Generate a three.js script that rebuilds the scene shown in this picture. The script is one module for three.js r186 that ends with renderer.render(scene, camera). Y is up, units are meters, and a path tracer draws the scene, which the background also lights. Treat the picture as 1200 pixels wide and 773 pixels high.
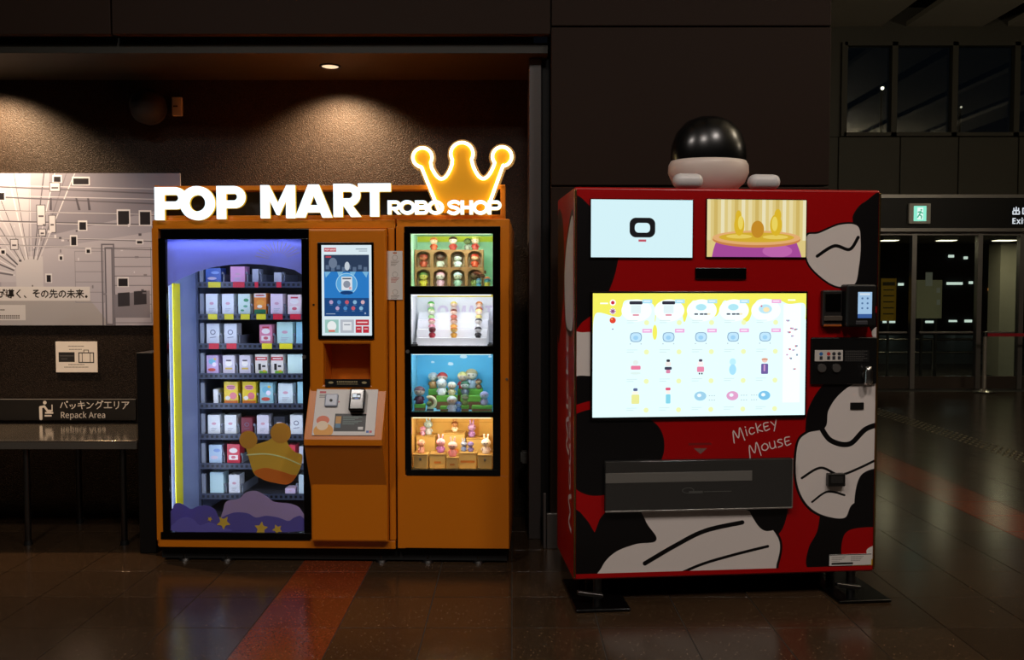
import * as THREE from 'three';
import { RoundedBoxGeometry } from 'three/addons/geometries/RoundedBoxGeometry.js';
import { mergeGeometries } from 'three/addons/utils/BufferGeometryUtils.js';
import { RectAreaLightUniformsLib } from 'three/addons/lights/RectAreaLightUniformsLib.js';

// ---------------------------------------------------------------- camera, sky, lights, exposure
RectAreaLightUniformsLib.init();
const scene = new THREE.Scene();
const F = 1000, PITCH = THREE.MathUtils.degToRad(2.35), EYE = 1.53;
const camera = new THREE.PerspectiveCamera(2 * THREE.MathUtils.radToDeg(Math.atan(386.5 / F)), 1200 / 773, 0.05, 200);
camera.position.set(0, EYE, 0);
camera.rotation.x = -PITCH;
scene.add(camera);
const renderer = new THREE.WebGLRenderer({ antialias: true });
renderer.toneMapping = THREE.LinearToneMapping;
renderer.toneMappingExposure = 1.0;
renderer.shadowMap.enabled = true;
scene.background = new THREE.Color(0.0012, 0.0016, 0.0024);      // night outside
const HALL_LIGHT = 100;      // each hall ceiling lamp
const SPOT_LIGHT = 18;       // each soffit downlight
const RACK_LIGHT = 27;       // strips behind the glass door
const NICHE_LIGHT = 44;      // strips in the display niches
const VESTIBULE_LIGHT = 18;
const FAR_LIGHT = 10;         // globe lamps over the far half of the hall

// ---------------------------------------------------------------- helpers
let seed = 7;
const rnd = () => { seed = (seed * 1664525 + 1013904223) >>> 0; return seed / 4294967296; };
const used = new Map();
function numbered(name) { const n = used.get(name) ?? 0; used.set(name, n + 1); return n ? `${name}_${String(n).padStart(3, '0')}` : name; }
const lin = (r, g, b) => new THREE.Color().setRGB(r, g, b);
const mats = new Map();
function mat(c, rough = 0.5, metal = 0, extra) {
  const key = extra ? null : [c.isColor ? c.getHexString() + c.r + c.g : c, rough, metal].join();
  if (key && mats.has(key)) return mats.get(key);
  const m = new THREE.MeshPhysicalMaterial({ color: c, roughness: rough, metalness: metal, ...extra });
  if (key) mats.set(key, m);
  return m;
}
const glow = (c, i, map) => new THREE.MeshStandardMaterial({ color: 0x000000, roughness: 0.4, emissive: map ? 0xffffff : c, emissiveIntensity: i, emissiveMap: map ?? null });
const bx = (w, h, d, x = 0, y = 0, z = 0) => new THREE.BoxGeometry(w, h, d).translate(x, y, z);
const rb = (w, h, d, r, x = 0, y = 0, z = 0) => new RoundedBoxGeometry(w, h, d, 2, Math.min(r, w / 2.01, h / 2.01, d / 2.01)).translate(x, y, z);
const cyl = (r0, r1, h, n = 20) => new THREE.CylinderGeometry(r0, r1, h, n);
const join = (g) => Array.isArray(g) ? (g.length > 1 ? mergeGeometries(g.map((q) => { const k = q.index ? q.toNonIndexed() : q; for (const a of Object.keys(k.attributes)) if (!['position', 'normal', 'uv'].includes(a)) k.deleteAttribute(a); return k; })) : g[0]) : g;
function obj(name, geo, material, parent = scene) {
  const m = new THREE.Mesh(join(geo), material);
  m.name = parent === scene ? numbered(name) : name; m.castShadow = m.receiveShadow = true; parent.add(m);
  return m;
}
function tag(o, label, category, group, kind) {
  if (label) o.userData.label = label;
  if (category) o.userData.category = category;
  if (group) o.userData.group = group;
  if (kind) o.userData.kind = kind;
  return o;
}
function thing(name, label, category, [x, y, z] = [0, 0, 0], turn = 0, group) {
  const o = new THREE.Group(); o.name = numbered(name); scene.add(o);
  o.position.set(x, y, z); o.rotation.y = turn;
  return tag(o, label, category, group);
}
const struct = (name, geo, m) => { const o = obj(name, geo, m); o.userData.kind = 'structure'; return o; };
// the point that the pixel (px, py) of the photograph shows on the plane z = -d
function at(px, py, d) {
  const u = (px - 600) / F, v = (386.5 - py) / F, k = d / (Math.cos(PITCH) + v * Math.sin(PITCH));
  return new THREE.Vector3(u * k, EYE + (v * Math.cos(PITCH) - Math.sin(PITCH)) * k, -d);
}
// the same on the plane z = lz of a turned group: local coordinates
function onFront(g) {
  return (px, py, lz = 0) => {
    const a = at(px, py, 1).sub(camera.position), inv = new THREE.Matrix4().makeRotationY(-g.rotation.y);
    const o = camera.position.clone().sub(g.position).applyMatrix4(inv), d = a.applyMatrix4(inv);
    const t = (lz - o.z) / d.z;
    return new THREE.Vector3(o.x + d.x * t, o.y + d.y * t, lz);
  };
}
const rectOf = (f) => (x0, y0, x1, y1, lz = 0) => {
  const xm = (x0 + x1) / 2, ym = (y0 + y1) / 2, l = f(x0, ym, lz).x, r = f(x1, ym, lz).x, t = f(xm, y0, lz).y, b = f(xm, y1, lz).y;
  return { x: (l + r) / 2, y: (t + b) / 2, w: r - l, h: t - b, l, r, t, b };
};
function canvas(w, h, draw) {
  const c = document.createElement('canvas'); c.width = w; c.height = h;
  const g = c.getContext('2d'); draw(g, w, h);
  const t = new THREE.CanvasTexture(c); t.colorSpace = THREE.SRGBColorSpace; t.magFilter = THREE.LinearFilter; t.anisotropy = 8;
  return t;
}
function noiseTex(n, f, srgb) {
  const d = new Uint8Array(n * n * 4);
  for (let i = 0; i < n * n; i++) { const c = f(i % n, Math.floor(i / n)); for (let k = 0; k < 3; k++) d[i * 4 + k] = Math.max(0, Math.min(255, c[k] ?? c[0])); d[i * 4 + 3] = 255; }
  const t = new THREE.DataTexture(d, n, n); t.wrapS = t.wrapT = THREE.RepeatWrapping; t.magFilter = THREE.LinearFilter; t.minFilter = THREE.LinearFilter;
  if (srgb) t.colorSpace = THREE.SRGBColorSpace; t.needsUpdate = true;
  return t;
}
const spline = (g, pts, closed = true) => {          // smooth closed path on a canvas
  const n = pts.length; g.beginPath(); g.moveTo(...pts[0]);
  for (let i = 0; i < (closed ? n : n - 1); i++) {
    const p = (k) => closed ? pts[(k + n) % n] : pts[Math.max(0, Math.min(n - 1, k))], [a, b, c, d] = [p(i - 1), p(i), p(i + 1), p(i + 2)];
    g.bezierCurveTo(b[0] + (c[0] - a[0]) / 6, b[1] + (c[1] - a[1]) / 6, c[0] - (d[0] - b[0]) / 6, c[1] - (d[1] - b[1]) / 6, c[0], c[1]);
  }
};
function areaLight(parent, w, h, color, I, pos, rot) {
  const l = new THREE.RectAreaLight(color, I, w, h); l.position.set(...pos); l.rotation.set(...rot); parent.add(l); return l;
}
// strokes of the characters that the fonts here do not have, on a grid of 100
const KANJI = {
  'パ': '35,25 12,80;58,22 86,80;88,8 95,14 88,21 81,14 88,8', 'ッ': '20,50 27,65;42,46 48,62;80,45 72,70 40,92', 'キ': '15,35 80,28;10,60 88,52;42,8 56,92',
  'ン': '15,22 38,38;12,85 45,78 85,32', 'グ': '38,10 30,30 12,48;34,24 76,24 66,60 28,92;78,5 84,16;90,2 96,13', 'エ': '15,20 85,20;50,20 50,80;8,80 92,80',
  'リ': '25,15 25,60;72,12 72,50 62,78 40,92', 'ア': '10,18 88,18 72,40 55,50;48,35 46,65 22,92',
  'が': '10,35 62,32 60,80 45,90 38,82;35,10 25,55 10,88;72,30 86,60;75,8 82,20;88,4 95,16',
  '導': '15,10 22,20;8,32 22,32 18,50 8,60;8,60 40,64 95,64;52,4 58,13;80,4 72,13;38,16 95,16;48,26 86,26 86,58 48,58 48,26;48,36 86,36;48,47 86,47;10,76 92,76;66,68 66,95 52,92;30,82 38,90',
  'く': '68,8 30,48 70,92', '、': '18,75 34,92', 'そ': '25,15 75,12 20,45 88,42;70,44 45,60 48,80 75,90', 'の': '52,22 40,75 22,80 12,55 30,28 60,18 85,35 85,65 58,90',
  '先': '30,8 18,32;22,24 85,24;50,6 50,50;8,50 92,50;36,50 32,75 8,94;62,50 62,86 70,92 92,88 92,74', '未': '20,25 80,25;8,48 92,48;50,6 50,95;48,50 10,88;52,50 92,88',
  '来': '15,18 85,18;50,6 50,95;28,28 36,42;72,28 62,42;8,48 92,48;48,50 10,88;52,50 92,88', '。': '25,72 34,82 25,92 16,82 25,72',
  '出': '50,6 50,88;22,18 22,45 78,45 78,18;12,55 12,88 88,88 88,55', '口': '20,18 80,18 80,85 20,85 20,18',
};
function kana(g, text, x, y, size, weight, color, advance = 1.0) {
  g.strokeStyle = color; g.lineWidth = weight; g.lineCap = 'round'; g.lineJoin = 'round';
  [...text].forEach((ch, i) => {
    for (const line of (KANJI[ch] ?? '').split(';')) {
      g.beginPath();
      line.split(' ').forEach((p, k) => { const [a, b] = p.split(',').map(Number); g[k ? 'lineTo' : 'moveTo'](x + i * size * advance + a * size / 100, y + b * size / 100); });
      g.stroke();
    }
  });
}
const ORD = ['first', 'second', 'third', 'fourth', 'fifth', 'sixth', 'seventh', 'eighth'];

// ---------------------------------------------------------------- surfaces
const grit = noiseTex(256, () => { const a = rnd(); return [40 + a * a * a * 215]; });
const gritAt = (rx, ry) => { const t = grit.clone(); t.repeat.set(rx, ry); t.needsUpdate = true; return t; };
const granite = noiseTex(512, () => {
  const a = rnd(), v = 0.78 + rnd() * 0.22;
  if (a > 0.997) return [200, 182, 160];
  if (a > 0.95) return [108, 92, 76];
  return [66 * v, 55 * v, 45 * v];
}, true);
const granite2 = noiseTex(512, () => {
  const a = rnd(), v = 0.78 + rnd() * 0.22;
  if (a > 0.997) return [200, 165, 140];
  if (a > 0.975) return [160, 80, 58];
  return [122 * v, 52 * v, 34 * v];
}, true);
const tileMats = [0.86, 1.0, 1.14].map((k) => mat(lin(0.78 * k, 0.63 * k, 0.46 * k), 0.2, 0, { map: granite }));
const tileRed = [0.9, 1.05].map((k) => mat(lin(0.95 * k, 1.0 * k, 0.62 * k), 0.2, 0, { map: granite2 }));
const M = {
  grout: mat(lin(0.03, 0.026, 0.022), 0.7),
  panel: mat(lin(0.0185, 0.0098, 0.0062), 0.65, 0, { specularIntensity: 0.22 }),
  panelDim: mat(lin(0.055, 0.05, 0.032), 0.6),
  black: mat(0x0a0a0a, 0.45), matteBlack: mat(0x060606, 0.8), glossBlack: mat(0x050505, 0.15),
  brownWall: mat(lin(0.044, 0.031, 0.023), 0.5, 0, { bumpMap: gritAt(10, 4.5), bumpScale: 0.004, map: gritAt(10, 4.5), specularIntensity: 0.35 }),
  soffit: mat(lin(0.008, 0.0065, 0.0015), 0.6), jamb: mat(lin(0.06, 0.05, 0.046), 0.5),
  steel: mat(lin(0.55, 0.53, 0.5), 0.22, 1), brushed: mat(lin(0.42, 0.4, 0.38), 0.4, 1), darkSteel: mat(lin(0.12, 0.115, 0.11), 0.35, 1),
  yellow: mat(lin(0.66, 0.185, 0.004), 0.36), yellowEdge: mat(lin(0.6, 0.16, 0.008), 0.4),
  red: mat(lin(0.36, 0.002, 0.002), 0.3), white: mat(0xe8e8e8, 0.5), cream: mat(lin(0.62, 0.52, 0.46), 0.4),
  glass: mat(0xffffff, 0.03, 0, { transmission: 1, thickness: 0, ior: 1.5 }),
  doorGlass: mat(lin(0.86, 0.92, 0.9), 0.03, 0, { transmission: 1, thickness: 0, ior: 1.5 }),
};

// ---------------------------------------------------------------- floor
const floor = struct('floor', bx(22, 0.2, 26, 3, -0.104, -6), M.grout);
{
  const T = 0.4, gap = 0.004;
  const geos = [];
  for (let k = 0; k < 6; k++) {
    const g = rb(T - gap, 0.02, T - gap, 0.0012, 0, -0.0105, 0), p = g.attributes.position, uv = g.attributes.uv, ox = rnd(), oy = rnd();
    for (let i = 0; i < p.count; i++) uv.setXY(i, ox + p.getX(i) / 1.8, oy + p.getZ(i) / 1.8);
    geos.push(g);
  }
  const far = [], isRed = (x) => (x > -1.2 && x < -0.8) || (x > 3.2 && x < 3.6);
  for (let r = -3; r < 25; r++) for (let c = -20; c < 25; c++) {
    const x = (c + 0.5) * T, z = -(4.27 + (r + 0.5) * T), near = -z - T / 2;
    if (z < -5.8 && x < 1.9) continue;
    if (z < -13.6 || Math.abs(x) - T > 0.62 * -z) continue;
    const k = Math.floor(rnd() * 6), tone = Math.floor(rnd() * 3);
    if (near < 7.9) {
      const m = obj('floor_tile', geos[k], isRed(x) ? tileRed[k % 2] : tileMats[tone], floor); m.position.set(x, 0, z);
    } else if (isRed(x)) { const m = obj('red_floor_tile', geos[k], tileRed[k % 2], floor); m.position.set(x, 0, z); }
    else far.push(geos[k].clone().translate(x, 0, z));
  }
  obj('distant_floor_tiles', far, tileMats[1], floor).userData.kind = 'stuff';
  // guide strip of small metal studs
  const studs = [];
  for (let z = -7.6; z > -13.2; z -= 0.1) for (let i = 0; i < 4; i++) studs.push(cyl(0.016, 0.02, 0.006, 8).translate(4.7 + i * 0.075, 0.003, z));
  obj('tactile_studs', studs, mat(lin(0.16, 0.14, 0.09), 0.45, 0.8), floor).userData.kind = 'stuff';
}

// ---------------------------------------------------------------- hall shell
const FZ = -5.12, BZ = -5.85, COLX = 0.23, COLR = 1.894, CEIL = 5.84;
struct('wall_left', bx(0.2, 6.2, 14, -6.9, 3, 0.5), M.panel);
struct('wall_right', bx(0.2, 6.2, 22, 12.1, 3, -4), M.panel);
struct('wall_rear', bx(19.2, 6.2, 0.2, 2.6, 3, 7), M.panel);
struct('wall_side', bx(0.2, 6.2, 8.3, COLR - 0.11, 3, -9.8), M.panelDim);
struct('wall_alcove', bx(7.1, 3.2, 0.15, -3.3, 1.6, BZ - 0.075), M.brownWall);
{
  const ceiling = struct('ceiling', bx(19, 0.15, 21.4, 2.6, 6.25, -3.6), M.matteBlack);
  for (let i = -8; i < 5; i++) obj('ceiling_panel', bx(1.22, 0.08, 20.9, 6.34 + i * 1.63 + 0.61, CEIL + 0.04, -3.5), mat(lin(0.75, 0.7, 0.56), 0.7), ceiling);
}
{
  const wall = struct('wall_front', bx(8.7, 2.75, 0.1, -2.46, 4.48, FZ - 0.1), M.matteBlack);
  const y0 = at(600, 41, 5.12).y, y1 = at(645, 31, 5.12).y, y2 = at(645, 218, 5.12).y, xs = at(130, 20, 5.12).x;
  const pane = (l, b, r, t) => obj('wall_panel', rb(r - l - 0.008, t - b - 0.008, 0.05, 0.006, (l + r) / 2, (t + b) / 2, FZ - 0.025), M.panel, wall);
  pane(-6.8, y0, xs, 4.4); pane(xs, y0, COLX, 4.4); pane(COLX, y1, COLR, 4.4);
  pane(-6.8, 4.4, xs, CEIL); pane(xs, 4.4, COLX, CEIL); pane(COLX, 4.4, COLR, CEIL);
  const col = struct('wall_column', bx(COLR - COLX - 0.02, 6, 0.7, (COLX + COLR) / 2, 3, FZ - 0.41), M.matteBlack);
  const cp = (b, t) => obj('wall_panel', rb(COLR - COLX - 0.004, t - b - 0.008, 0.05, 0.006, (COLX + COLR) / 2, (t + b) / 2, FZ - 0.025), M.panel, col);
  cp(0.09, y2); cp(y2, y1);
  struct('baseboard_column', bx(COLR - COLX, 0.08, 0.045, (COLX + COLR) / 2, 0.045, FZ - 0.03), M.matteBlack);
  // shadow gap, soffit and jamb of the alcove
  struct('trim_1', bx(6.98, 0.14, 0.04, -3.36, 3.07, -5.235), M.black);
  struct('ceiling_alcove', bx(7.03, 0.06, 0.66, -3.3, 3.015, -5.535), M.soffit);
  struct('trim_2', rb(0.075, 2.98, 0.5, 0.004, 0.143, 1.49, -5.55), M.jamb);
  struct('trim_3', bx(0.05, 2.98, 0.5, 0.205, 1.49, -5.57), M.matteBlack);
}

// ---------------------------------------------------------------- hall ceiling lamps (behind and above the camera)
for (const [x, z, where, I] of [[-2.4, -0.6, 'nearest the yellow machine', HALL_LIGHT], [0.5, 0.4, 'straight above the viewer', HALL_LIGHT], [2.9, -0.6, 'nearest the red machine', HALL_LIGHT]]) {
  const t = thing('ceiling_lamp', `square hall ceiling lamp ${where}`, 'lamp', [x, CEIL - 0.06, z]);
  obj('lamp_frame', [bx(0.68, 0.05, 0.04, 0, 0.03, 0.32), bx(0.68, 0.05, 0.04, 0, 0.03, -0.32), bx(0.04, 0.05, 0.6, 0.32, 0.03, 0), bx(0.04, 0.05, 0.6, -0.32, 0.03, 0)], M.brushed, t);
  obj('lamp_diffuser', bx(0.6, 0.02, 0.6, 0, 0.03, 0), glow(0xffe9cc, 2), t);
  areaLight(t, 0.58, 0.58, 0xfff3ea, I, [0, 0.005, 0], [-Math.PI / 2, 0, 0]);
}
for (const [x, where] of [[5, 'nearer the red machine'], [9, 'nearer the right hall wall']]) {
  const t = thing('globe_lamp', `round white globe lamp hanging from the hall ceiling ${where}`, 'lamp', [x, 5.0, -4.4]);
  obj('lamp_globe', new THREE.SphereGeometry(0.14, 24, 16), glow(0xffeed4, 1.5), t); obj('hanging_rod', cyl(0.01, 0.01, 0.7, 10).translate(0, 0.48, 0), M.black, t);
  const l = new THREE.PointLight(0xffedd0, FAR_LIGHT, 0, 2); l.shadow.radius = 6; l.castShadow = true; t.add(l);
}
// recessed downlights in the soffit
for (const [x, label] of [[-1.158, 'round recessed downlight glowing in the soffit above the yellow machine'], [-3.5, 'round recessed downlight in the soffit left of the picture above the poster']]) {
  const t = thing('downlight', label, 'lamp', [x, 2.985, -5.5]);
  obj('downlight_ring', new THREE.TorusGeometry(0.06, 0.008, 8, 28).rotateX(Math.PI / 2), M.black, t);
  obj('downlight_lens', new THREE.SphereGeometry(0.055, 20, 8, 0, Math.PI * 2, Math.PI / 2, Math.PI / 2).scale(1, 0.12, 1), glow(0xffdfb4, 1.1), t);
  const s = new THREE.SpotLight(0xffd3a4, SPOT_LIGHT, 0, 1.08, 0.45, 2); s.position.set(0, -0.03, 0); s.target.position.set(0, -1, -0.3); s.shadow.radius = 2.0; s.castShadow = true;
  t.add(s, s.target);
}

// ---------------------------------------------------------------- alcove, left: poster, signs, table
{
  const tl = at(-160, 203, 5.84), br = at(214, 381, 5.84), w = br.x - tl.x, h = tl.y - br.y, S = 4;
  const tex = canvas(1496, 712, (g, W, H) => {
    g.translate(160 * S, -203 * S); g.scale(S, S);
    const q = (c, pts) => { g.fillStyle = c; g.beginPath(); pts.forEach((p, i) => g[i ? 'lineTo' : 'moveTo'](p[0], p[1])); g.fill(); };
    q('#a9a7b2', [[-160, 203], [214, 203], [214, 382], [-160, 382]]);
    q('#bdbac3', [[60, 290], [176, 272], [214, 268], [214, 382], [0, 382], [0, 300]]);
    q('#8e8c97', [[60, 203], [214, 203], [214, 240], [60, 275]]);
    q('#c6c4cc', [[-160, 203], [36, 203], [32, 330], [-160, 330]]);
    q('#b5b1b0', [[0, 345], [100, 345], [130, 382], [-160, 382]]);
    q('#d2d0d4', [[18, 300], [50, 300], [50, 352], [18, 352]]);
    const vp = [36, 325];
    g.lineCap = 'butt';
    for (let i = 0; i < 18; i++) {                                   // converging ceiling tracks
      const a = -Math.PI + 0.1 + i * 0.11 + rnd() * 0.08, r = 300;
      g.strokeStyle = ['#77757e', '#d9d7dc', '#5f5d66', '#eae8ec'][i % 4]; g.lineWidth = 0.6 + rnd() * 1.6;
      g.beginPath(); g.moveTo(vp[0] + Math.cos(a) * 22, vp[1] + Math.sin(a) * 22); g.lineTo(vp[0] + Math.cos(a) * r, vp[1] + Math.sin(a) * r); g.stroke();
    }
    for (const y of [216, 228, 246, 259, 276, 286]) { g.strokeStyle = '#6b6972'; g.lineWidth = 1.6; g.beginPath(); g.moveTo(-160, y - 4); g.lineTo(214, y + 4 + rnd() * 8); g.stroke(); g.strokeStyle = '#d4d2d8'; g.lineWidth = 0.9; g.beginPath(); g.moveTo(-160, y - 2.6); g.lineTo(214, y + 6); g.stroke(); }
    for (const [x0, x1] of [[90, 104], [104, 116], [60, 70]]) q('#55535c', [[x0, 232], [x0 + 2, 232], [x1 - 8, 246], [x1 - 11, 246]]);
    for (let i = 0; i < 5; i++) { g.strokeStyle = '#918f98'; g.lineWidth = 0.6; g.strokeRect(88, 294 + i * 12, 34, 12); }
    g.strokeStyle = '#6d6b74'; g.lineWidth = 1.6; g.strokeRect(124, 290, 8, 90); g.strokeRect(120, 286, 14, 96); g.lineWidth = 0.6; for (let i = 0; i < 8; i++) g.strokeRect(134, 290 + i * 11, 44, 11);
    const block = (x, y, w, h) => { g.fillStyle = '#e6e4e6'; g.fillRect(x - 1.5, y - 2, w + 3, h + 3); g.fillStyle = '#26252b'; g.fillRect(x, y, w, h); };
    block(88, 209, 18, 7); block(94, 260, 8, 9); block(84, 277, 6, 10); block(140, 247, 13, 16); block(166, 248, 12, 15); block(65, 207, 8, 6); block(102, 292, 4, 4); block(162, 282, 6, 3); block(70, 300, 3, 4); block(139, 326, 11, 9); block(54, 322, 5, 8); block(1, 293, 4, 4); block(0, 226, 6, 8);
    for (const [x, y, w2, h2] of [[44, 240, 10, 24], [58, 252, 8, 20], [12, 280, 9, 12], [46, 268, 8, 8], [60, 214, 12, 10]]) { g.fillStyle = '#dcdade'; g.fillRect(x, y, w2, h2); g.strokeStyle = '#4b4952'; g.lineWidth = 0.8; g.strokeRect(x, y, w2, h2); g.fillStyle = '#5a5861'; g.fillRect(x + 2, y + h2 * 0.5, w2 - 4, 2); }
    q('#8b8992', [[134, 345], [176, 340], [176, 372], [134, 372]]); q('#3b3a40', [[138, 343], [152, 342], [152, 358], [138, 359]]); q('#3b3a40', [[157, 341], [172, 340], [172, 356], [157, 357]]);
    for (let i = 0; i < 60; i++) { g.fillStyle = ['#5b5962', '#e0dee2', '#8a8890'][i % 3]; g.fillRect(-160 + rnd() * 340, 262 + rnd() * 85, 1 + rnd() * 4, 1 + rnd() * 3); }
    g.fillStyle = '#e3dfdb'; g.fillRect(-160, 335.5, 265, 16.5);
    kana(g, 'が導く、その先の未来。', -6, 338.5, 10.6, 1.25, '#1e1c1c', 0.98);
    g.fillStyle = '#dedad6'; g.fillRect(-160, 357, 188, 18);
    g.fillStyle = '#55504c'; for (const [y, x0, x1] of [[362, -20, 4], [369, -60, 20], [371.5, -60, 20]]) for (let x = x0; x < x1; x += 2.4) g.fillRect(x, y, 1.5, 1.6);
  });
  const p = thing('poster', 'wide printed poster of a white factory hall hung on the alcove wall', 'poster', [(tl.x + br.x) / 2, br.y, BZ + 0.008]);
  obj('poster_board', bx(w, h, 0.012, 0, h / 2, 0), M.white, p);
  obj('poster_print', new THREE.PlaneGeometry(w, h).translate(0, h / 2, 0.0068), mat(lin(0.78, 0.86, 1.0), 0.35, 0, { map: tex }), p);
}
{
  const a = at(65, 400, 5.84), b = at(114, 436, 5.84), w = b.x - a.x, h = a.y - b.y;
  const s = thing('wall_sign', 'small white sign with two dark suitcase pictures on the wall above the table', 'sign', [(a.x + b.x) / 2, b.y, BZ + 0.006]);
  obj('sign_board', bx(w, h, 0.008, 0, h / 2, 0), M.white, s);
  obj('sign_print', new THREE.PlaneGeometry(w, h).translate(0, h / 2, 0.0048), mat(0xffffff, 0.5, 0, { map: canvas(392, 288, (g) => {
    g.fillStyle = '#efede8'; g.fillRect(0, 0, 392, 288); g.fillStyle = '#555';
    for (const [x, y, w2] of [[120, 40, 150], [130, 70, 120], [120, 212, 150], [80, 236, 230]]) for (let i = 0; i < w2; i += 11) g.fillRect(x + i, y, 7, 8);
    g.fillStyle = '#2b2b2b'; g.fillRect(28, 100, 152, 92); g.fillStyle = '#777'; g.fillRect(36, 132, 136, 5); g.fillRect(50, 160, 60, 5);
    g.strokeStyle = '#2b2b2b'; g.lineWidth = 9; g.strokeRect(220, 106, 140, 90); g.lineWidth = 6; g.strokeRect(268, 80, 44, 26); g.beginPath(); g.moveTo(252, 106); g.lineTo(252, 196); g.moveTo(328, 106); g.lineTo(328, 196); g.stroke();
  }) }), s);
}
{
  const a = at(-260, 467, 5.84), b = at(160, 492, 5.84), w = b.x - a.x, h = a.y - b.y, S = 6;
  const s = thing('sign_strip', 'long black wall strip reading Repack Area with a packing person pictogram', 'sign', [(a.x + b.x) / 2, b.y, BZ + 0.01]);
  obj('sign_board', bx(w, h, 0.018, 0, h / 2, 0), M.black, s);
  const pw = w * 160 / 420, ph = h;
  obj('sign_print', new THREE.PlaneGeometry(pw, ph).translate(w / 2 - pw / 2, h / 2, 0.0098), mat(0xffffff, 0.5, 0, { map: canvas(960, 150, (g) => {
    g.fillStyle = '#0b0b0b'; g.fillRect(0, 0, 960, 150); g.fillStyle = '#8d8a84'; g.fillRect(0, 0, 960, 5);
    kana(g, 'パッキングエリア', 424, 12, 62, 6.5, '#e4dfd6', 1.0);
    g.fillStyle = '#e4dfd6'; g.font = '58px sans-serif'; g.fillText('Repack Area', 428, 134);
    g.beginPath(); g.arc(322, 26, 13, 0, 7); g.fill();                  // person bending over a case
    g.lineWidth = 22; g.lineCap = 'round'; g.strokeStyle = '#e4dfd6'; g.beginPath(); g.moveTo(292, 60); g.lineTo(292, 138); g.stroke();
    g.lineWidth = 16; g.beginPath(); g.moveTo(292, 58); g.lineTo(318, 52); g.lineTo(340, 84); g.lineTo(362, 84); g.stroke();
    g.fillRect(322, 92, 58, 12); g.fillRect(318, 112, 50, 12); g.fillRect(368, 40, 8, 48);
  }) }), s);
}
{
  const fr = 5.12, x1 = at(160, 520, fr).x, x0 = -4.6, yt = at(80, 516, fr).y, th = at(80, 516, fr).y - at(80, 525, fr).y;
  const t = thing('packing_table', 'long stainless steel packing table standing under the Repack Area strip', 'table', [x1, 0, -fr]);
  obj('tabletop', rb(x1 - x0, 0.012, 0.66, 0.004, (x0 - x1) / 2, yt - 0.006, -0.33), mat(lin(0.5, 0.45, 0.38), 0.13, 0.9), t);
  obj('table_apron', [rb(x1 - x0, th, 0.02, 0.004, (x0 - x1) / 2, yt - th / 2 - 0.008, -0.012), bx(x1 - x0, th, 0.02, (x0 - x1) / 2, yt - th / 2 - 0.013, -0.64)], mat(lin(0.13, 0.115, 0.095), 0.35, 0.3), t);
  for (const [px, z] of [[32, -0.06], [145, -0.06], [93, -0.56], [-60, -0.06], [-40, -0.56]]) {
    const x = at(px, 580, fr - z).x - x1;
    const leg = obj('leg', cyl(0.018, 0.018, yt - 0.05, 16).translate(x, (yt - 0.05) / 2 + 0.02, z), M.darkSteel, t);
    obj('foot', cyl(0.022, 0.026, 0.024, 16).translate(x, 0.012, z), M.black, leg);
  }
}
{
  const l = at(161, 500, 5.0).x, r = at(181, 500, 5.0).x, top = at(170, 413, 5.0).y;
  tag(obj('partition', rb(r - l, top, 0.72, 0.006, (l + r) / 2, top / 2, -5.36), M.black), 'narrow black partition panel between the steel table and the yellow machine', 'partition');
  const c = at(165, 120, 5.6), s = thing('wall_speaker', 'dark round loudspeaker on a bracket high on the alcove wall', 'speaker', [c.x, c.y, -5.7]);
  obj('speaker_body', new THREE.LatheGeometry([[0, 0.1], [0.06, 0.09], [0.1, 0.05], [0.12, -0.02], [0.1, -0.08], [0, -0.1]].map((p) => new THREE.Vector2(...p)), 28).rotateX(Math.PI / 2.4), M.matteBlack, s);
  obj('bracket', bx(0.03, 0.05, 0.16, 0, 0, -0.07), M.matteBlack, s);
  const d = at(208, 125, 5.84), k = thing('wall_plate', 'small grey junction box high on the wall right of the dark loudspeaker', 'plate', [d.x, d.y, BZ + 0.012]);
  obj('cover', rb(0.066, 0.125, 0.024, 0.004, 0, 0, 0), mat(0x8a8a86, 0.5), k); obj('slot', bx(0.03, 0.01, 0.006, -0.008, 0.0, 0.012), M.black, k);
  const e = at(603, 541, 5.45);
  const so = thing('socket_box', 'small grey socket box on the alcove side beside the yellow machine', 'socket', [0.085, e.y, -5.62]);
  obj('box', rb(0.04, 0.08, 0.07, 0.005), mat(0x5c5c58, 0.5), so); obj('lid', rb(0.01, 0.06, 0.05, 0.003, -0.023, 0, 0), mat(0x6c6c68, 0.5), so);
  const f = at(649, 601, 5.1), bc = thing('base_cover', 'low brushed metal cover plate at the foot of the column behind the red machine', 'cover plate', [f.x, 0, FZ + 0.016]);
  obj('plate', rb(0.085, f.y, 0.03, 0.004, 0, f.y / 2, 0), M.brushed, bc); obj('edge_strip', rb(0.016, f.y + 0.12, 0.03, 0.004, -0.055, (f.y + 0.12) / 2, 0), M.jamb, bc);
}

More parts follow.
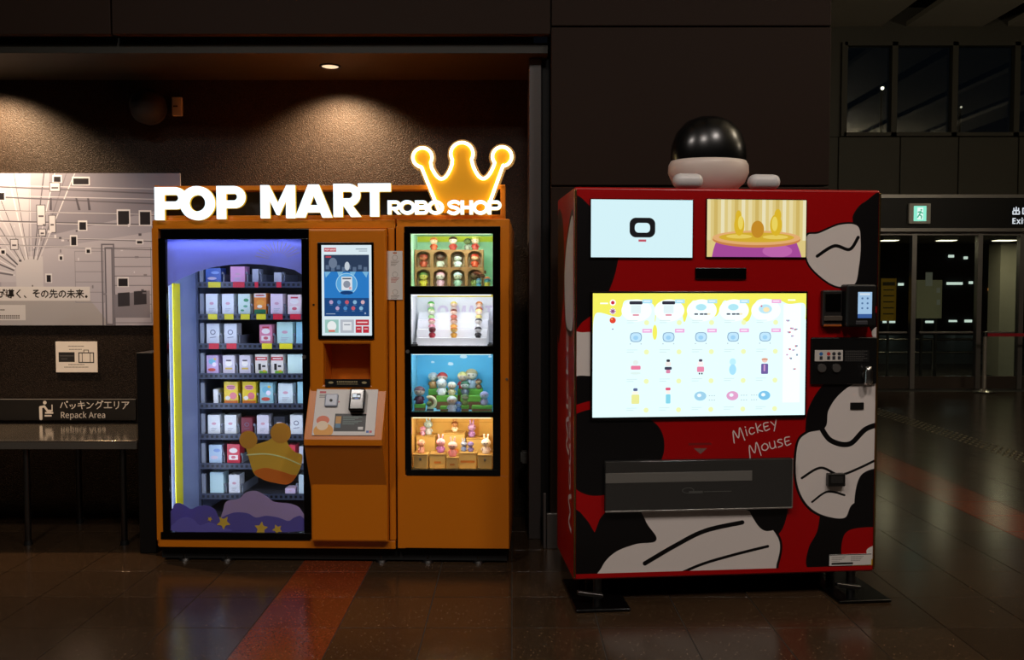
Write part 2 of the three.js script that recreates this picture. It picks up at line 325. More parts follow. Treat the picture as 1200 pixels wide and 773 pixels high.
// ---------------------------------------------------------------- far wall, doors and what lies beyond
const DZ = 13.9;
{
  const X = (px) => at(px, 300, DZ).x, Yd = (py) => at(1100, py, DZ).y, x0 = COLR - 0.05, x1 = 12, cx = (x0 + x1) / 2, W = x1 - x0;
  const yA = Yd(50), yB = Yd(160), yC = Yd(229), yD = Yd(233), yE = Yd(268), yF = Yd(272);
  const wall = struct('wall_far', [bx(W, CEIL - yA + 0.3, 0.2, cx, (CEIL + 0.3 + yA) / 2, -DZ - 0.1), bx(W, yB - yC, 0.2, cx, (yB + yC) / 2, -DZ - 0.12), bx(X(985) - x0, yA - yB, 0.2, (X(985) + x0) / 2, (yA + yB) / 2, -DZ - 0.1)], M.panelDim);
  const seams = [x0, X(980), X(1052), X(1120), X(1190), X(1262), X(1330), 11.9];
  for (let i = 0; i + 1 < seams.length; i++) obj('wall_panel', rb(seams[i + 1] - seams[i] - 0.02, yB - yC - 0.02, 0.04, 0.005, (seams[i] + seams[i + 1]) / 2, (yB + yC) / 2, -DZ + 0.0), M.panelDim, wall);
  const mull = [985, 1043, 1113, 1185, 1255, 1330];
  for (let i = 0; i + 1 < mull.length; i++) {
    const l = X(mull[i]), r = X(mull[i + 1]), w = struct(`window_${i + 1}`, [bx(0.09, yA - yB, 0.12, l, (yA + yB) / 2, -DZ), bx(r - l, 0.06, 0.12, (l + r) / 2, yB + 0.03, -DZ), bx(r - l, 0.06, 0.12, (l + r) / 2, yA - 0.03, -DZ)], M.panelDim);
    obj('window_glass', bx(r - l - 0.09, yA - yB - 0.12, 0.012, (l + r) / 2, (yA + yB) / 2, -DZ - 0.03), M.doorGlass, w);
  }
  struct('wall_window_end', bx(x1 - X(1330), yA - yB, 0.2, (x1 + X(1330)) / 2, (yA + yB) / 2, -DZ - 0.1), M.panelDim);
  // sign band above the doors
  const band = thing('sign_band', 'long black sign band with EXIT lettering above the glass doors', 'sign', [cx, yE, -DZ + 0.06]);
  obj('band_body', bx(W, yD - yE, 0.26, 0, (yD - yE) / 2, -0.06), M.black, band);
  obj('band_trim', [bx(W, yC - yD, 0.3, 0, yD - yE + (yC - yD) / 2, -0.06), bx(W, yE - yF, 0.3, 0, -(yE - yF) / 2, -0.06)], M.brushed, band);
  const s0 = at(1184, 241, DZ - 0.14), s1 = at(1224, 264, DZ - 0.14);
  obj('sign_lettering', new THREE.PlaneGeometry(s1.x - s0.x, s0.y - s1.y).translate((s0.x + s1.x) / 2 - cx, (s0.y + s1.y) / 2 - yE, 0.073), glow(0xffffff, 0.75, canvas(400, 230, (g) => {
    g.fillStyle = '#020304'; g.fillRect(0, 0, 400, 230); kana(g, '出口', 24, 12, 96, 15, '#eef6ff', 1.1); g.fillStyle = '#eef6ff'; g.font = 'bold 96px sans-serif'; g.fillText('Exit', 22, 212);
  })), band);
  const e0 = at(1066, 238, DZ - 0.2), e1 = at(1091, 262, DZ - 0.2), ew = e1.x - e0.x, eh = e0.y - e1.y;
  const ex = thing('exit_sign', 'small glowing green emergency exit sign on the black band', 'exit sign', [(e0.x + e1.x) / 2, e1.y, -DZ + 0.16]);
  obj('sign_case', rb(ew, eh, 0.06, 0.01, 0, eh / 2, 0), mat(0xeae6da, 0.5), ex);
  obj('sign_light', new THREE.PlaneGeometry(ew * 0.58, eh * 0.74).translate(0, eh / 2, 0.0315), glow(0xffffff, 0.95, canvas(128, 160, (g) => {
    g.fillStyle = '#8ff2d4'; g.fillRect(0, 0, 128, 160); g.fillStyle = '#e8fff6'; g.fillRect(36, 16, 60, 128);
    g.strokeStyle = '#1fae84'; g.lineWidth = 12; g.lineCap = 'round'; g.beginPath(); g.moveTo(70, 60); g.lineTo(58, 92); g.lineTo(40, 120); g.moveTo(58, 92); g.lineTo(80, 108); g.lineTo(78, 132); g.moveTo(46, 66); g.lineTo(70, 60); g.lineTo(88, 78); g.stroke(); g.beginPath(); g.arc(76, 42, 9, 0, 7); g.fillStyle = '#1fae84'; g.fill();
  })), ex);
  // glass doors
  const posts = [1002, 1070, 1147, 1196, 1262, 1330];
  struct('trim_4', bx(X(1002) - x0, yF, 0.2, (X(1002) + x0) / 2, yF / 2, -DZ - 0.1), M.panelDim);
  struct('trim_5', bx(x1 - X(1330), yF, 0.2, (x1 + X(1330)) / 2, yF / 2, -DZ - 0.1), M.panelDim);
  for (let i = 0; i + 1 < posts.length; i++) {
    const l = X(posts[i]), r = X(posts[i + 1]), kick = Yd(441), d = struct(`door_${i + 1}`, [bx(0.075, yF, 0.1, l, yF / 2, -DZ), bx(r - l, 0.05, 0.08, (l + r) / 2, yF - 0.025, -DZ)], M.brushed);
    obj('door_kickplate', bx(r - l - 0.08, kick, 0.05, (l + r) / 2, kick / 2 + 0.005, -DZ), mat(lin(0.1, 0.075, 0.06), 0.4, 0.6), d);
    obj('door_glass', bx(r - l - 0.08, yF - kick - 0.06, 0.012, (l + r) / 2, (yF + kick) / 2 - 0.02, -DZ), M.doorGlass, d);
    if (i < 3) obj('push_bar', rb(r - l - 0.2, 0.035, 0.05, 0.012, (l + r) / 2, 0.92, -DZ + 0.05), M.brushed, d);
  }
  // vestibule
  struct('floor_outside', bx(24, 0.2, 40, 8, -0.11, -DZ - 20.1), mat(lin(0.09, 0.09, 0.08), 0.45));
  struct('ceiling_vestibule', bx(W, 0.1, 3.2, cx, 2.62, -DZ - 1.75), mat(lin(0.25, 0.23, 0.2), 0.7));
  let n = 0;
  for (const [px, w] of [[1042, 17], [1109, 18], [1177, 22], [1246, 18]]) {
    const c = at(px, 287, 15.4), t = thing('vestibule_lamp', `${['left', 'middle', 'right', 'outermost right'][n++]} flat ceiling lamp behind the glass doors`, 'lamp', [c.x, 2.5, -15.4]);
    obj('lamp_case', bx(w * 0.0154 + 0.04, 0.06, 0.24, 0, 0.04, 0), M.white, t);
    obj('lamp_diffuser', bx(w * 0.0154, 0.012, 0.2, 0, 0.006, 0), glow(0xffedc4, 3.4), t);
    areaLight(t, w * 0.0154, 0.2, 0xffeac0, VESTIBULE_LIGHT, [0, -0.004, 0], [-Math.PI / 2, 0, 0]);
  }
  // boards and rails outside
  const b0 = at(1074, 328, 14.6), b1 = at(1103, 373, 14.6), nb = thing('notice_board', 'cream standing notice board with white papers behind the glass doors', 'notice board', [(b0.x + b1.x) / 2, 0, -14.6]);
  obj('board', rb(b1.x - b0.x, b0.y - b1.y, 0.03, 0.006, 0, (b0.y + b1.y) / 2, 0), mat(0xcfc8a8, 0.6), nb);
  obj('stand', [bx(0.04, b1.y, 0.04, -0.12, b1.y / 2, 0), bx(0.04, b1.y, 0.04, 0.12, b1.y / 2, 0), bx(0.45, 0.03, 0.3, 0, 0.015, 0)], M.darkSteel, nb);
  for (const [px, py, w, h] of [[1089, 327, 8, 16], [1100, 340, 4, 6], [1100, 354, 4, 6]]) { const c = at(px, py, 14.57); obj('paper', bx(w * 0.0146, h * 0.0146, 0.006, c.x - nb.position.x, c.y, 0.02), M.white, nb); }
  const y0 = at(1034, 326, 14.2), y1 = at(1051, 376, 14.2), yb = thing('standing_banner', 'yellow standing notice banner seen through the glass beside the red machine', 'banner', [(y0.x + y1.x) / 2, 0, -14.25]);
  obj('banner_sheet', bx(y1.x - y0.x, y0.y - y1.y, 0.02, 0, (y0.y + y1.y) / 2, 0), mat(0xd8a21a, 0.6), yb);
  obj('banner_stand', [bx(0.03, y1.y, 0.03, 0, y1.y / 2, 0), bx(0.3, 0.03, 0.3, 0, 0.015, 0)], M.darkSteel, yb);
  obj('banner_print', [0, 1, 2, 3, 4, 5].map((i) => bx((y1.x - y0.x) * (i ? 0.7 : 0.8), i ? 0.02 : 0.06, 0.004, 0, y0.y - 0.09 - i * 0.1, 0.011)), mat(0x4a3a10, 0.6), yb);
  const p0 = at(1173, 292, 16), p1 = at(1197, 292, 16);
  struct('wall_outside_pillar', bx(p1.x - p0.x, 2.5, 0.4, (p0.x + p1.x) / 2, 1.25, -16.2), mat(lin(0.42, 0.4, 0.32), 0.6));
  const gr = thing('guard_rail', 'low steel guard rail running along the pavement outside the doors', 'rail', [6, 0, -17.5]);
  for (const y of [0.35, 0.62]) obj('bar', cyl(0.025, 0.025, 9, 12).rotateZ(Math.PI / 2).translate(0, y, 0), M.steel, gr);
  for (let i = 0; i < 6; i++) obj('post', cyl(0.03, 0.03, 0.64, 12).translate(-4.4 + i * 1.76, 0.32, 0), M.steel, gr);
  const bd = thing('building', 'dark far building with small lit strips seen through the glass doors', 'building', [14, 0, -33]);
  obj('wall', bx(26, 5, 1, 0, 2.5, -0.5), mat(0x15181a, 0.8), bd);
  for (const [px, py, w, h] of [[1043, 333, 12, 3.4], [1056, 333, 6, 3], [1119, 332, 18, 3], [1138, 331, 4, 3], [1042, 377, 14, 2.6], [1090, 377, 10, 2.6], [1117, 376, 9, 2.2], [1135, 376, 8, 3], [1160, 339, 3, 3], [1115, 300, 6, 3], [1132, 302, 4, 3]]) { const c = at(px, py, 32.95); obj('lit_window', bx(w * 0.033, h * 0.033, 0.06, c.x - 14, c.y, 0.03), glow(px === 1160 ? 0xffa040 : 0xe8f4e8, h > 3.2 ? 1.6 : 0.9), bd); }
  const sp = [at(1033, 104, 40), at(1125, 126, 40)];
  sp.forEach((p, i) => { const t = thing('street_lamp', i ? 'faint distant street lamp seen through the middle upper window' : 'bright distant street lamp seen through the left upper window', 'street lamp', [p.x, 0, -40]); obj('pole', cyl(0.06, 0.08, p.y, 10).translate(0, p.y / 2, 0), M.black, t); obj('lamp_head', new THREE.SphereGeometry(i ? 0.05 : 0.07, 12, 8).translate(0, p.y, 0.1), glow(0xfff2d8, i ? 0.6 : 6), t); });
  // queue barrier
  const q = at(1153, 458, 13.4), top = at(1153, 390, 13.4).y;
  const mk = (x, label) => { const t = thing('stanchion', label, 'stanchion', [x, 0, -13.4]); obj('base', new THREE.LatheGeometry([[0, 0.0], [0.17, 0], [0.17, 0.015], [0.06, 0.035], [0.03, 0.06], [0, 0.06]].map((p) => new THREE.Vector2(...p)), 28), M.steel, t); obj('pole', cyl(0.03, 0.03, top - 0.05, 18).translate(0, top / 2, 0), mat(lin(0.5, 0.45, 0.38), 0.3, 0.5), t); obj('cap', cyl(0.034, 0.034, 0.07, 18).translate(0, top - 0.02, 0), M.darkSteel, t); return t; };
  mk(q.x, 'steel queue stanchion standing before the glass doors'); mk(q.x + 1.8, 'steel queue stanchion beyond the right edge of the picture');
  tag(obj('barrier_belt', bx(1.74, 0.05, 0.004, q.x + 0.9, top - 0.03, -13.4), mat(0xb01828, 0.7)), 'red belt stretched from the steel queue stanchion to the right', 'belt');
}

// ---------------------------------------------------------------- yellow vending machine
const V = thing('vending_machine', 'yellow toy vending machine with a glowing crown sign and lit display windows', 'vending machine', [at(388, 600, 4.8).x, 0, -4.8], -THREE.MathUtils.degToRad(1.7));
const m1 = onFront(V), R1 = rectOf(m1), DV = 0.96;
const vr = (x0, y0, x1, y1, z0, z1, r = 0.004) => { const q = R1(x0, y0, x1, y1, z1); return rb(q.w, q.h, z1 - z0, r, q.x, q.y, (z0 + z1) / 2); };
const whole = R1(179, 257, 597, 643);
{
  const { l, r, t, b } = whole;
  obj('base_plinth', bx(r - l - 0.03, b - 0.012, DV - 0.08, (l + r) / 2, (b + 0.012) / 2, -DV / 2 - 0.01), M.matteBlack, V);
  for (const px of [212, 262, 445, 500, 560]) { const x = m1(px, 660).x; obj('foot', [cyl(0.03, 0.035, 0.012, 18).translate(x, 0.006, -0.06), cyl(0.012, 0.012, 0.03, 12).translate(x, 0.02, -0.06)], M.darkSteel, V); }
  obj('side_panel', rb(0.02, t - b, DV - 0.03, 0.004, l + 0.01, (t + b) / 2, -DV / 2 - 0.012), M.yellow, V);
  obj('side_panel', rb(0.02, t - b, DV - 0.03, 0.004, r - 0.01, (t + b) / 2, -DV / 2 - 0.012), M.yellow, V);
  obj('top_panel', bx(r - l - 0.04, 0.02, DV - 0.03, (l + r) / 2, t - 0.012, -DV / 2 - 0.012), M.yellow, V);
  obj('bottom_panel', bx(r - l - 0.04, 0.03, DV - 0.03, (l + r) / 2, b + 0.016, -DV / 2 - 0.012), M.matteBlack, V);
  obj('back_panel', bx(r - l - 0.04, t - b - 0.06, 0.02, (l + r) / 2, (t + b) / 2, -DV + 0.012), M.matteBlack, V);
  obj('front_frame', [vr(179, 257.5, 463, 268, -0.03, 0), vr(186, 632.5, 463.5, 642, -0.03, 0), vr(180.5, 267, 188, 633, -0.03, 0), vr(455.5, 267, 463, 633, -0.03, 0)], M.yellow, V);
  obj('divider', bx(0.02, t - b - 0.06, DV - 0.1, m1(364, 450).x, (t + b) / 2, -DV / 2), M.matteBlack, V);
  obj('divider', bx(0.02, t - b - 0.06, DV - 0.1, m1(464, 450).x, (t + b) / 2, -DV / 2), M.matteBlack, V);
  // right cabinet front
  const rf = obj('cabinet_door', [vr(465, 256.5, 596.5, 266, -0.03, 0.002), vr(465, 265, 474.5, 642.5, -0.03, 0.002), vr(586, 265, 596.5, 558, -0.03, 0.002), vr(474, 557, 596.5, 642.5, -0.03, 0.002)], M.yellow, V);
  obj('lock', cyl(0.007, 0.007, 0.008, 14).rotateX(Math.PI / 2).translate(m1(596, 444).x - 0.01, m1(590, 444).y, 0.004), M.brushed, rf);
  // notice taped over the seam
  const nt = R1(454.5, 294, 472, 351);
  const nn = obj('paper_notice', bx(nt.w, nt.h, 0.003, nt.x, nt.y, 0.006), M.white, V); nn.userData.label = 'white paper notice taped over the seam';
  obj('notice_print', new THREE.PlaneGeometry(nt.w, nt.h).translate(nt.x, nt.y, 0.0082), mat(0xffffff, 0.6, 0, { map: canvas(90, 290, (g) => {
    g.fillStyle = '#e6e2dc'; g.fillRect(0, 0, 90, 290); g.strokeStyle = '#8c857c'; g.lineWidth = 2;
    for (const y of [40, 140, 245]) { g.beginPath(); g.arc(45, y, 15, 0, 7); g.stroke(); g.fillStyle = y === 140 ? '#b0423a' : '#8c857c'; for (let i = 0; i < 4; i++) g.fillRect(20, y + 20 + i * 8, 50 - i * 7, 3); }
    g.fillStyle = '#b9602c'; g.fillRect(34, 8, 22, 8);
  }) }), nn);
}
// glass door of the left cabinet and what is behind it
const inL = m1(189.5, 450).x, inR = m1(361.5, 450).x, inT = m1(270, 272).y, inB = m1(270, 630).y;
{
  const d = obj('door_frame', [vr(188, 268, 363.5, 280, -0.03, 0.006), vr(188, 624, 363.5, 632.5, -0.03, 0.006), vr(188, 279, 196.5, 625, -0.03, 0.006), vr(354.5, 279, 363.5, 625, -0.03, 0.006)], M.glossBlack, V);
  const q = R1(196, 279, 355, 625, -0.01);
  obj('glass_pane', bx(q.w, q.h, 0.006, q.x, q.y, -0.012), M.glass, d);
  const lk = m1(357, 418); obj('lock', cyl(0.011, 0.011, 0.01, 18).rotateX(Math.PI / 2).translate(lk.x, lk.y, 0.01), M.brushed, d);
  const cx = (inL + inR) / 2, cy = (inT + inB) / 2, w = inR - inL, h = inT - inB, D = DV - 0.06;
  const blue = mat(lin(0.26, 0.33, 0.56), 0.5), lining = mat(lin(0.02, 0.02, 0.024), 0.6);
  obj('interior_wall', bx(0.008, h, D - 0.03, inL + 0.004, cy, -D / 2 - 0.03), blue, V);
  obj('interior_wall', bx(0.008, h, D - 0.03, inR - 0.004, cy, -D / 2 - 0.03), lining, V);
  obj('interior_ceiling', bx(w - 0.02, 0.008, D - 0.03, cx, inT - 0.004, -D / 2 - 0.03), blue, V);
  obj('interior_back', bx(w - 0.02, h - 0.02, 0.008, cx, cy, -D + 0.005), lining, V);
  obj('interior_floor', bx(w - 0.02, 0.008, D - 0.03, cx, inB + 0.004, -D / 2 - 0.03), lining, V);
  const sB = m1(230, 612).y; obj('yellow_stripe', bx(0.004, m1(207, 332, -0.2).y - sB, 0.1, inL + 0.0105, (m1(207, 332, -0.2).y + sB) / 2, -0.19), mat(lin(0.8, 0.72, 0.01), 0.5), V);
  // lavender film across the top of the glass, with its lower edge cut as an arch
  const arch = [[196.5, 280], [354.5, 280], [354.5, 322], [345, 316], [330, 313], [310, 310], [290, 309], [270, 310], [250, 313], [232, 318], [215, 325], [204, 331], [196.5, 336]].map(([x, y]) => m1(x, y, -0.02)).map((p) => new THREE.Vector2(p.x, p.y));
  obj('arched_film', new THREE.ExtrudeGeometry(new THREE.Shape(arch), { depth: 0.002, bevelEnabled: false }).translate(0, 0, -0.019), mat(lin(0.5, 0.55, 0.95), 0.9, 0, { transmission: 0.6, thickness: 0 }), d);
  for (let i = 0; i < 15; i++) {                                    // fine yellow rays printed on the film
    const a = 0.25 + i * 0.19, c = [326, 305], q = (rr, w) => { const v = m1(c[0] + Math.cos(a + w) * rr * 1.25, c[1] - Math.sin(a + w) * rr, -0.02); return new THREE.Vector2(v.x, v.y); }, r1 = Math.min(22, 23 / Math.max(0.3, Math.sin(a)));
    if (c[0] + Math.cos(a) * r1 * 1.25 < 352) obj('ray_print', new THREE.ExtrudeGeometry(new THREE.Shape([q(9, -0.02), q(r1, -0.018), q(r1, 0.018), q(9, 0.02)]), { depth: 0.0008, bevelEnabled: false }).translate(0, 0, -0.0165), mat(lin(0.8, 0.72, 0.3), 0.8, 0, { transmission: 0.4, thickness: 0 }), d);
  }
  // printed vinyl: crown, stars and clouds on the lower glass
  const vin = (name, pts, c, z) => { c = c.clone().multiplyScalar(1.45); c.r = Math.min(c.r, 0.95); const s = new THREE.Shape(new THREE.CatmullRomCurve3(pts.map(([x, y]) => m1(x, y, z)), true, 'catmullrom', 0.5).getPoints(pts.length * 6).map((p) => new THREE.Vector2(p.x, p.y))); return obj(name, new THREE.ExtrudeGeometry(s, { depth: 0.001, bevelEnabled: false }).translate(0, 0, z), mat(c, 0.8, 0, { transmission: 0.5, thickness: 0 }), d); };
  const z = -0.0085;
  const ring = (cx, cy, r, n = 14) => Array.from({ length: n }, (_, i) => [cx + Math.cos(i / n * 6.2832) * r, cy + Math.sin(i / n * 6.2832) * r]);
  vin('crown_print', [[288, 521], [294, 521.5], [303, 519.5], [314, 516], [321, 511], [326, 509], [334, 511], [338, 521], [346, 529.5], [354, 533], [353, 545], [347, 558], [337, 567], [322, 565], [308, 561], [298, 555], [292, 538]], lin(0.62, 0.44, 0.05), z + 0.0003);
  vin('crown_print_shade', [[297.5, 553], [310, 548], [326, 551], [342, 556], [347.5, 557], [338, 567], [322, 565.5], [308, 561.5]], lin(0.62, 0.2, 0.01), z + 0.0011);
  vin('crown_ball_print', ring(291, 515, 10.5), lin(0.58, 0.34, 0.04), z + 0.0014); vin('crown_ball_print', ring(329, 507, 12), lin(0.58, 0.34, 0.04), z + 0.0014);
  vin('crown_line_print', [[291, 532], [312, 531], [332, 535], [351, 543], [351, 544.2], [332, 536.4], [312, 532.4], [291, 533.4]], lin(0.85, 0.75, 0.5), z + 0.002);
  vin('pale_cloud_print', [[262, 596], [266, 587], [280, 584], [288, 577], [300, 575], [312, 581], [322, 588], [340, 590], [352, 596], [353.5, 612], [300, 618], [262, 612]], lin(0.4, 0.32, 0.52), z + 0.0005);
  vin('purple_cloud_print', [[203.5, 621], [203, 594], [209, 589], [217, 592], [224, 596], [232, 593], [243, 592], [252, 597], [257, 606], [266, 603], [276, 600], [290, 601], [300, 606], [312, 604], [326, 606], [338, 610], [345, 606], [353.5, 605], [354, 622]], lin(0.12, 0.1, 0.42), z + 0.001);
  vin('purple_cloud_print', [[203.5, 622], [206, 611], [216, 606], [226, 608], [234, 615], [246, 612], [258, 617], [270, 622]], lin(0.17, 0.15, 0.56), z + 0.0016);
  const star = (cx, cy, r, tilt) => vin('star_print', Array.from({ length: 10 }, (_, i) => { const a = tilt + i * Math.PI / 5, q = i % 2 ? r * 0.55 : r; return [cx + Math.cos(a) * q, cy + Math.sin(a) * q]; }), lin(0.75, 0.5, 0.06), z + 0.0022);
  star(262, 612, 8, 0.3); star(306, 619, 8, -0.2); star(325, 620, 6, 0.5); star(246, 608, 3, 0.1);
  // rack
  const zf = -0.48, rl = m1(231, 450, zf).x;
  obj('rack_upright', bx(0.018, h - 0.06, 0.03, rl + 0.002, cy - 0.02, zf - 0.02), mat(lin(0.06, 0.075, 0.13), 0.4, 0.3), V);
  obj('rack_side', bx(0.006, h - 0.06, D + zf - 0.02, rl - 0.006, cy - 0.02, (zf - D) / 2), lining, V);
  const lipTex = canvas(512, 32, (g) => { g.fillStyle = '#3e4557'; g.fillRect(0, 0, 512, 32); g.fillStyle = '#06070b'; for (let i = 0; i < 26; i++) g.fillRect(6 + i * 19.7, 9, 10, 14); });
  const lipMat = mat(0xffffff, 0.4, 0.2, { map: lipTex }), trayMat = mat(lin(0.05, 0.055, 0.07), 0.5, 0.3), tagY = mat(0xd8cc1e, 0.5), tagR = mat(0xc81c34, 0.5), grey = mat(lin(0.25, 0.28, 0.34), 0.4);
  const ty = [333.5, 371, 405.5, 440.5, 475.5, 511.5, 546, 581.5];
  // one entry per box: left px, right px, top px, colour, print kind, tag (y or r or none)
  const W = '#e8eef0', rows = [
    [[241, 259, 314, '#3c62b4', 4, 'y', 'blue'], [270, 287, 312, '#e8a0c8', 1, 'r', 'pink'], [295.5, 303, 315, '#b8bec8', 0, 'r', 'small grey'], [321, 330, 319, '#c8ccd2', 0, 'r', 'small pale grey']],
    [[241, 255, 344, W, 1, 'y', 'white'], [260, 274, 344, W, 1, 'y', 'white'], [279, 293, 344, '#d8ece0', 2, 'y', 'white and green'], [297.5, 312, 343.5, '#e88a3a', 3, 'y', 'orange and green'], [317, 331.5, 344, '#ead8e2', 1, 'r', 'pale pink'], [337, 353, 345, '#f0d8d8', 5, 'r', 'white and red']],
    [[242, 257, 379, '#dfe4ea', 6, 'r', 'white'], [262.5, 277.5, 379, '#dfe4ea', 6, 'r', 'white'], [304, 319, 380, '#e08aa4', 5, 'y', 'pink'], [324.5, 343, 377, '#c8ece4', 1, 'y', 'mint'], [347, 355, 377, '#9fd8e8', 0, 0, 'cyan']],
    [[242, 256, 416, '#c8b0dc', 7, 0, 'lilac'], [261, 275, 416, '#d4d0dc', 8, 0, 'pale grey'], [280.5, 293.5, 416, '#d4d0dc', 8, 0, 'pale grey'], [299, 313.5, 415, '#e4e0d8', 9, 0, 'red and white'], [317.5, 332, 415, '#e4e0d8', 9, 0, 'red and white'], [337, 354.5, 415, '#d2f0ea', 0, 0, 'mint']],
    [[250, 255.5, 456, W, 0, 0, 'narrow white'], [262.5, 279, 447, '#e8cc28', 10, 0, 'yellow'], [284, 300, 447, '#e8cc28', 10, 0, 'yellow'], [304.5, 320, 448, '#9ccfd8', 7, 0, 'light blue'], [326, 343, 449, '#dcecf0', 1, 0, 'white'], [348.5, 356, 447, '#a8dce8', 0, 0, 'cyan']],
    [[243.5, 258, 486, W, 1, 0, 'white'], [263, 277, 486, W, 1, 0, 'white'], [282.5, 296, 489, '#7c2838', 6, 0, 'maroon'], [301, 315, 486, '#e2e0ec', 1, 0, 'white'], [321, 334, 488, '#30343e', 8, 0, 'dark grey'], [340, 354.5, 486, W, 6, 0, 'white']],
    [[245, 260, 521, '#b8d4ec', 4, 0, 'pale blue'], [266, 281, 520, '#d83048', 5, 0, 'red and white'], [336.5, 346, 521, '#e04858', 0, 0, 'red'], [350.5, 355, 523, '#dcdce4', 0, 0, 'pale grey']],
    [[246, 262, 553, '#c8ecf0', 0, 0, 'pale cyan'], [268, 281, 556, '#e6ecf2', 1, 0, 'white'], [334, 346, 572, '#dcc8e8', 1, 0, 'lilac'], [350, 356, 556, '#d8ecf2', 0, 0, 'white']],
  ];
  const printCache = new Map();
  const printMat = (c, k) => {
    const key = c + k; if (printCache.has(key)) return printCache.get(key);
    const m = mat(0xffffff, 0.35, 0, { map: canvas(64, 100, (g) => {
      g.fillStyle = c; g.fillRect(0, 0, 64, 100);
      const blob = (x, y, rx, ry, f) => { g.fillStyle = f; g.beginPath(); g.ellipse(x, y, rx, ry, 0, 0, 7); g.fill(); };
      if (k === 1) { blob(32, 46, 12, 7, '#d8a8b8'); g.fillStyle = '#b8bcc4'; for (let i = 0; i < 3; i++) g.fillRect(16, 70 + i * 7, 32 - i * 6, 3); }
      if (k === 2) { blob(44, 30, 14, 8, '#4aa06a'); blob(40, 60, 12, 6, '#6ab48a'); blob(22, 80, 10, 5, '#4aa06a'); }
      if (k === 3) { g.fillStyle = '#e8e4dc'; g.fillRect(0, 0, 64, 18); g.fillStyle = '#c83828'; g.fillRect(8, 6, 48, 6); blob(34, 44, 22, 14, '#f0a040'); blob(30, 62, 14, 8, '#f4ead8'); g.fillStyle = '#2c7850'; g.fillRect(0, 76, 64, 24); }
      if (k === 4) { blob(40, 30, 18, 10, '#88a8e0'); blob(26, 70, 20, 10, '#e0d0e0'); }
      if (k === 5) { blob(32, 34, 22, 14, '#f4ece8'); g.fillStyle = '#f4ece8'; g.fillRect(8, 58, 48, 26); g.fillStyle = '#c83848'; g.fillRect(14, 10, 36, 8); blob(32, 70, 12, 8, '#d86878'); }
      if (k === 6) { g.strokeStyle = '#6a6e82'; g.lineWidth = 4; g.beginPath(); g.ellipse(32, 42, 12, 11, 0, 0, 7); g.stroke(); g.lineWidth = 3; g.beginPath(); g.moveTo(16, 70); g.lineTo(48, 66); g.stroke(); }
      if (k === 7) { blob(30, 34, 20, 16, '#7ac0d8'); blob(42, 50, 12, 12, '#f0e4f0'); blob(28, 80, 22, 9, '#d85a4a'); blob(46, 20, 8, 6, '#f0c860'); }
      if (k === 8) { blob(32, 44, 20, 17, '#f2efe8'); g.fillStyle = '#4a4250'; g.fillRect(18, 24, 28, 8); g.fillStyle = '#d8b850'; g.fillRect(12, 68, 40, 10); }
      if (k === 9) { g.fillStyle = '#b82030'; g.fillRect(0, 12, 64, 18); g.fillStyle = '#f2e8e0'; g.fillRect(8, 17, 48, 7); g.fillStyle = '#222'; g.fillRect(16, 48, 14, 34); g.fillRect(36, 56, 18, 10); g.fillStyle = '#7ab83a'; g.fillRect(20, 86, 44, 14); g.fillStyle = '#e0c030'; g.fillRect(40, 82, 16, 10); }
      if (k === 10) { blob(32, 26, 22, 12, '#e090a8'); g.fillStyle = '#8a3a4a'; g.fillRect(14, 20, 36, 4); g.fillRect(18, 28, 28, 4); blob(42, 66, 17, 17, '#e07884'); blob(16, 76, 12, 10, '#f0ece4'); g.fillStyle = '#d8742a'; g.fillRect(0, 88, 64, 12); }
    }) });
    printCache.set(key, m); return m;
  };
  const turnV = V.rotation.y;
  rows.forEach((row, ri) => {
    const yT = ty[ri], lip = R1(233, yT - 3.4, 361, yT + 3.4, zf);
    const right = inR - 0.012, tray = obj('shelf_tray', bx(right - rl - 0.02, 0.01, D + zf - 0.03, (rl + right) / 2 + 0.004, lip.t - 0.012, (zf - D) / 2), trayMat, V);
    obj('tray_lip', new THREE.BoxGeometry(right - rl - 0.02, lip.h, 0.006).translate((rl + right) / 2 + 0.004, lip.y, zf + 0.003), lipMat, tray);
    const sr = R1(234.5 + ri * 0.4, yT - 27, 238.8 + ri * 0.4, yT - 3.4, zf - 0.03);
    obj('lane_guide', bx(sr.w, sr.h, 0.02, sr.x, sr.y, zf - 0.03), grey, tray);
    for (const [x0, x1, top, c, kind, tg, word] of row) {
      if (tg) { const g = R1(x0 + 3, yT - 3.2, x1 - 0.5, yT + 3.2, zf + 0.008); obj('price_tag', bx(g.w, g.h, 0.003, g.x, g.y, zf + 0.0075), tg === 'y' ? tagY : tagR, tray); }
      const q = R1(x0, top, x1, yT - 3.6, zf - 0.035), deep = 0.09, i = row.findIndex((e) => e[0] === x0);
      const bottom = lip.t - 0.0065, hh = q.t - bottom, p = new THREE.Vector3(q.x, bottom, zf - 0.035 - deep / 2).applyAxisAngle(new THREE.Vector3(0, 1, 0), turnV).add(V.position);
      const b = thing('product_box', `${word} toy box, ${ORD[i]} from left on the ${ORD[ri]} shelf from the top`, 'toy box', p.toArray(), turnV, 'toy boxes behind the glass door');
      obj('carton', rb(q.w, hh, deep, 0.002, 0, hh / 2, 0), mat(c, 0.4), b);
      obj('box_print', new THREE.PlaneGeometry(q.w - 0.004, hh - 0.004).translate(0, hh / 2, deep / 2 + 0.0006), printMat(c, kind), b);
      // the lane's pusher bar to the right of the box
      const pb = R1(x1 + 0.8, yT - 15, x1 + 2.4, yT - 12.6, zf - 0.03); if (x1 < 350) obj('lane_clip', [bx(pb.w, pb.h, 0.02, pb.x, pb.y, zf - 0.04), bx(0.006, lip.t + 0.055 - lip.t, 0.3, pb.x, lip.t + 0.02, zf - 0.2)], grey, tray);
    }
  });
  // led strips inside the door frame
  const ih = h - 0.12;
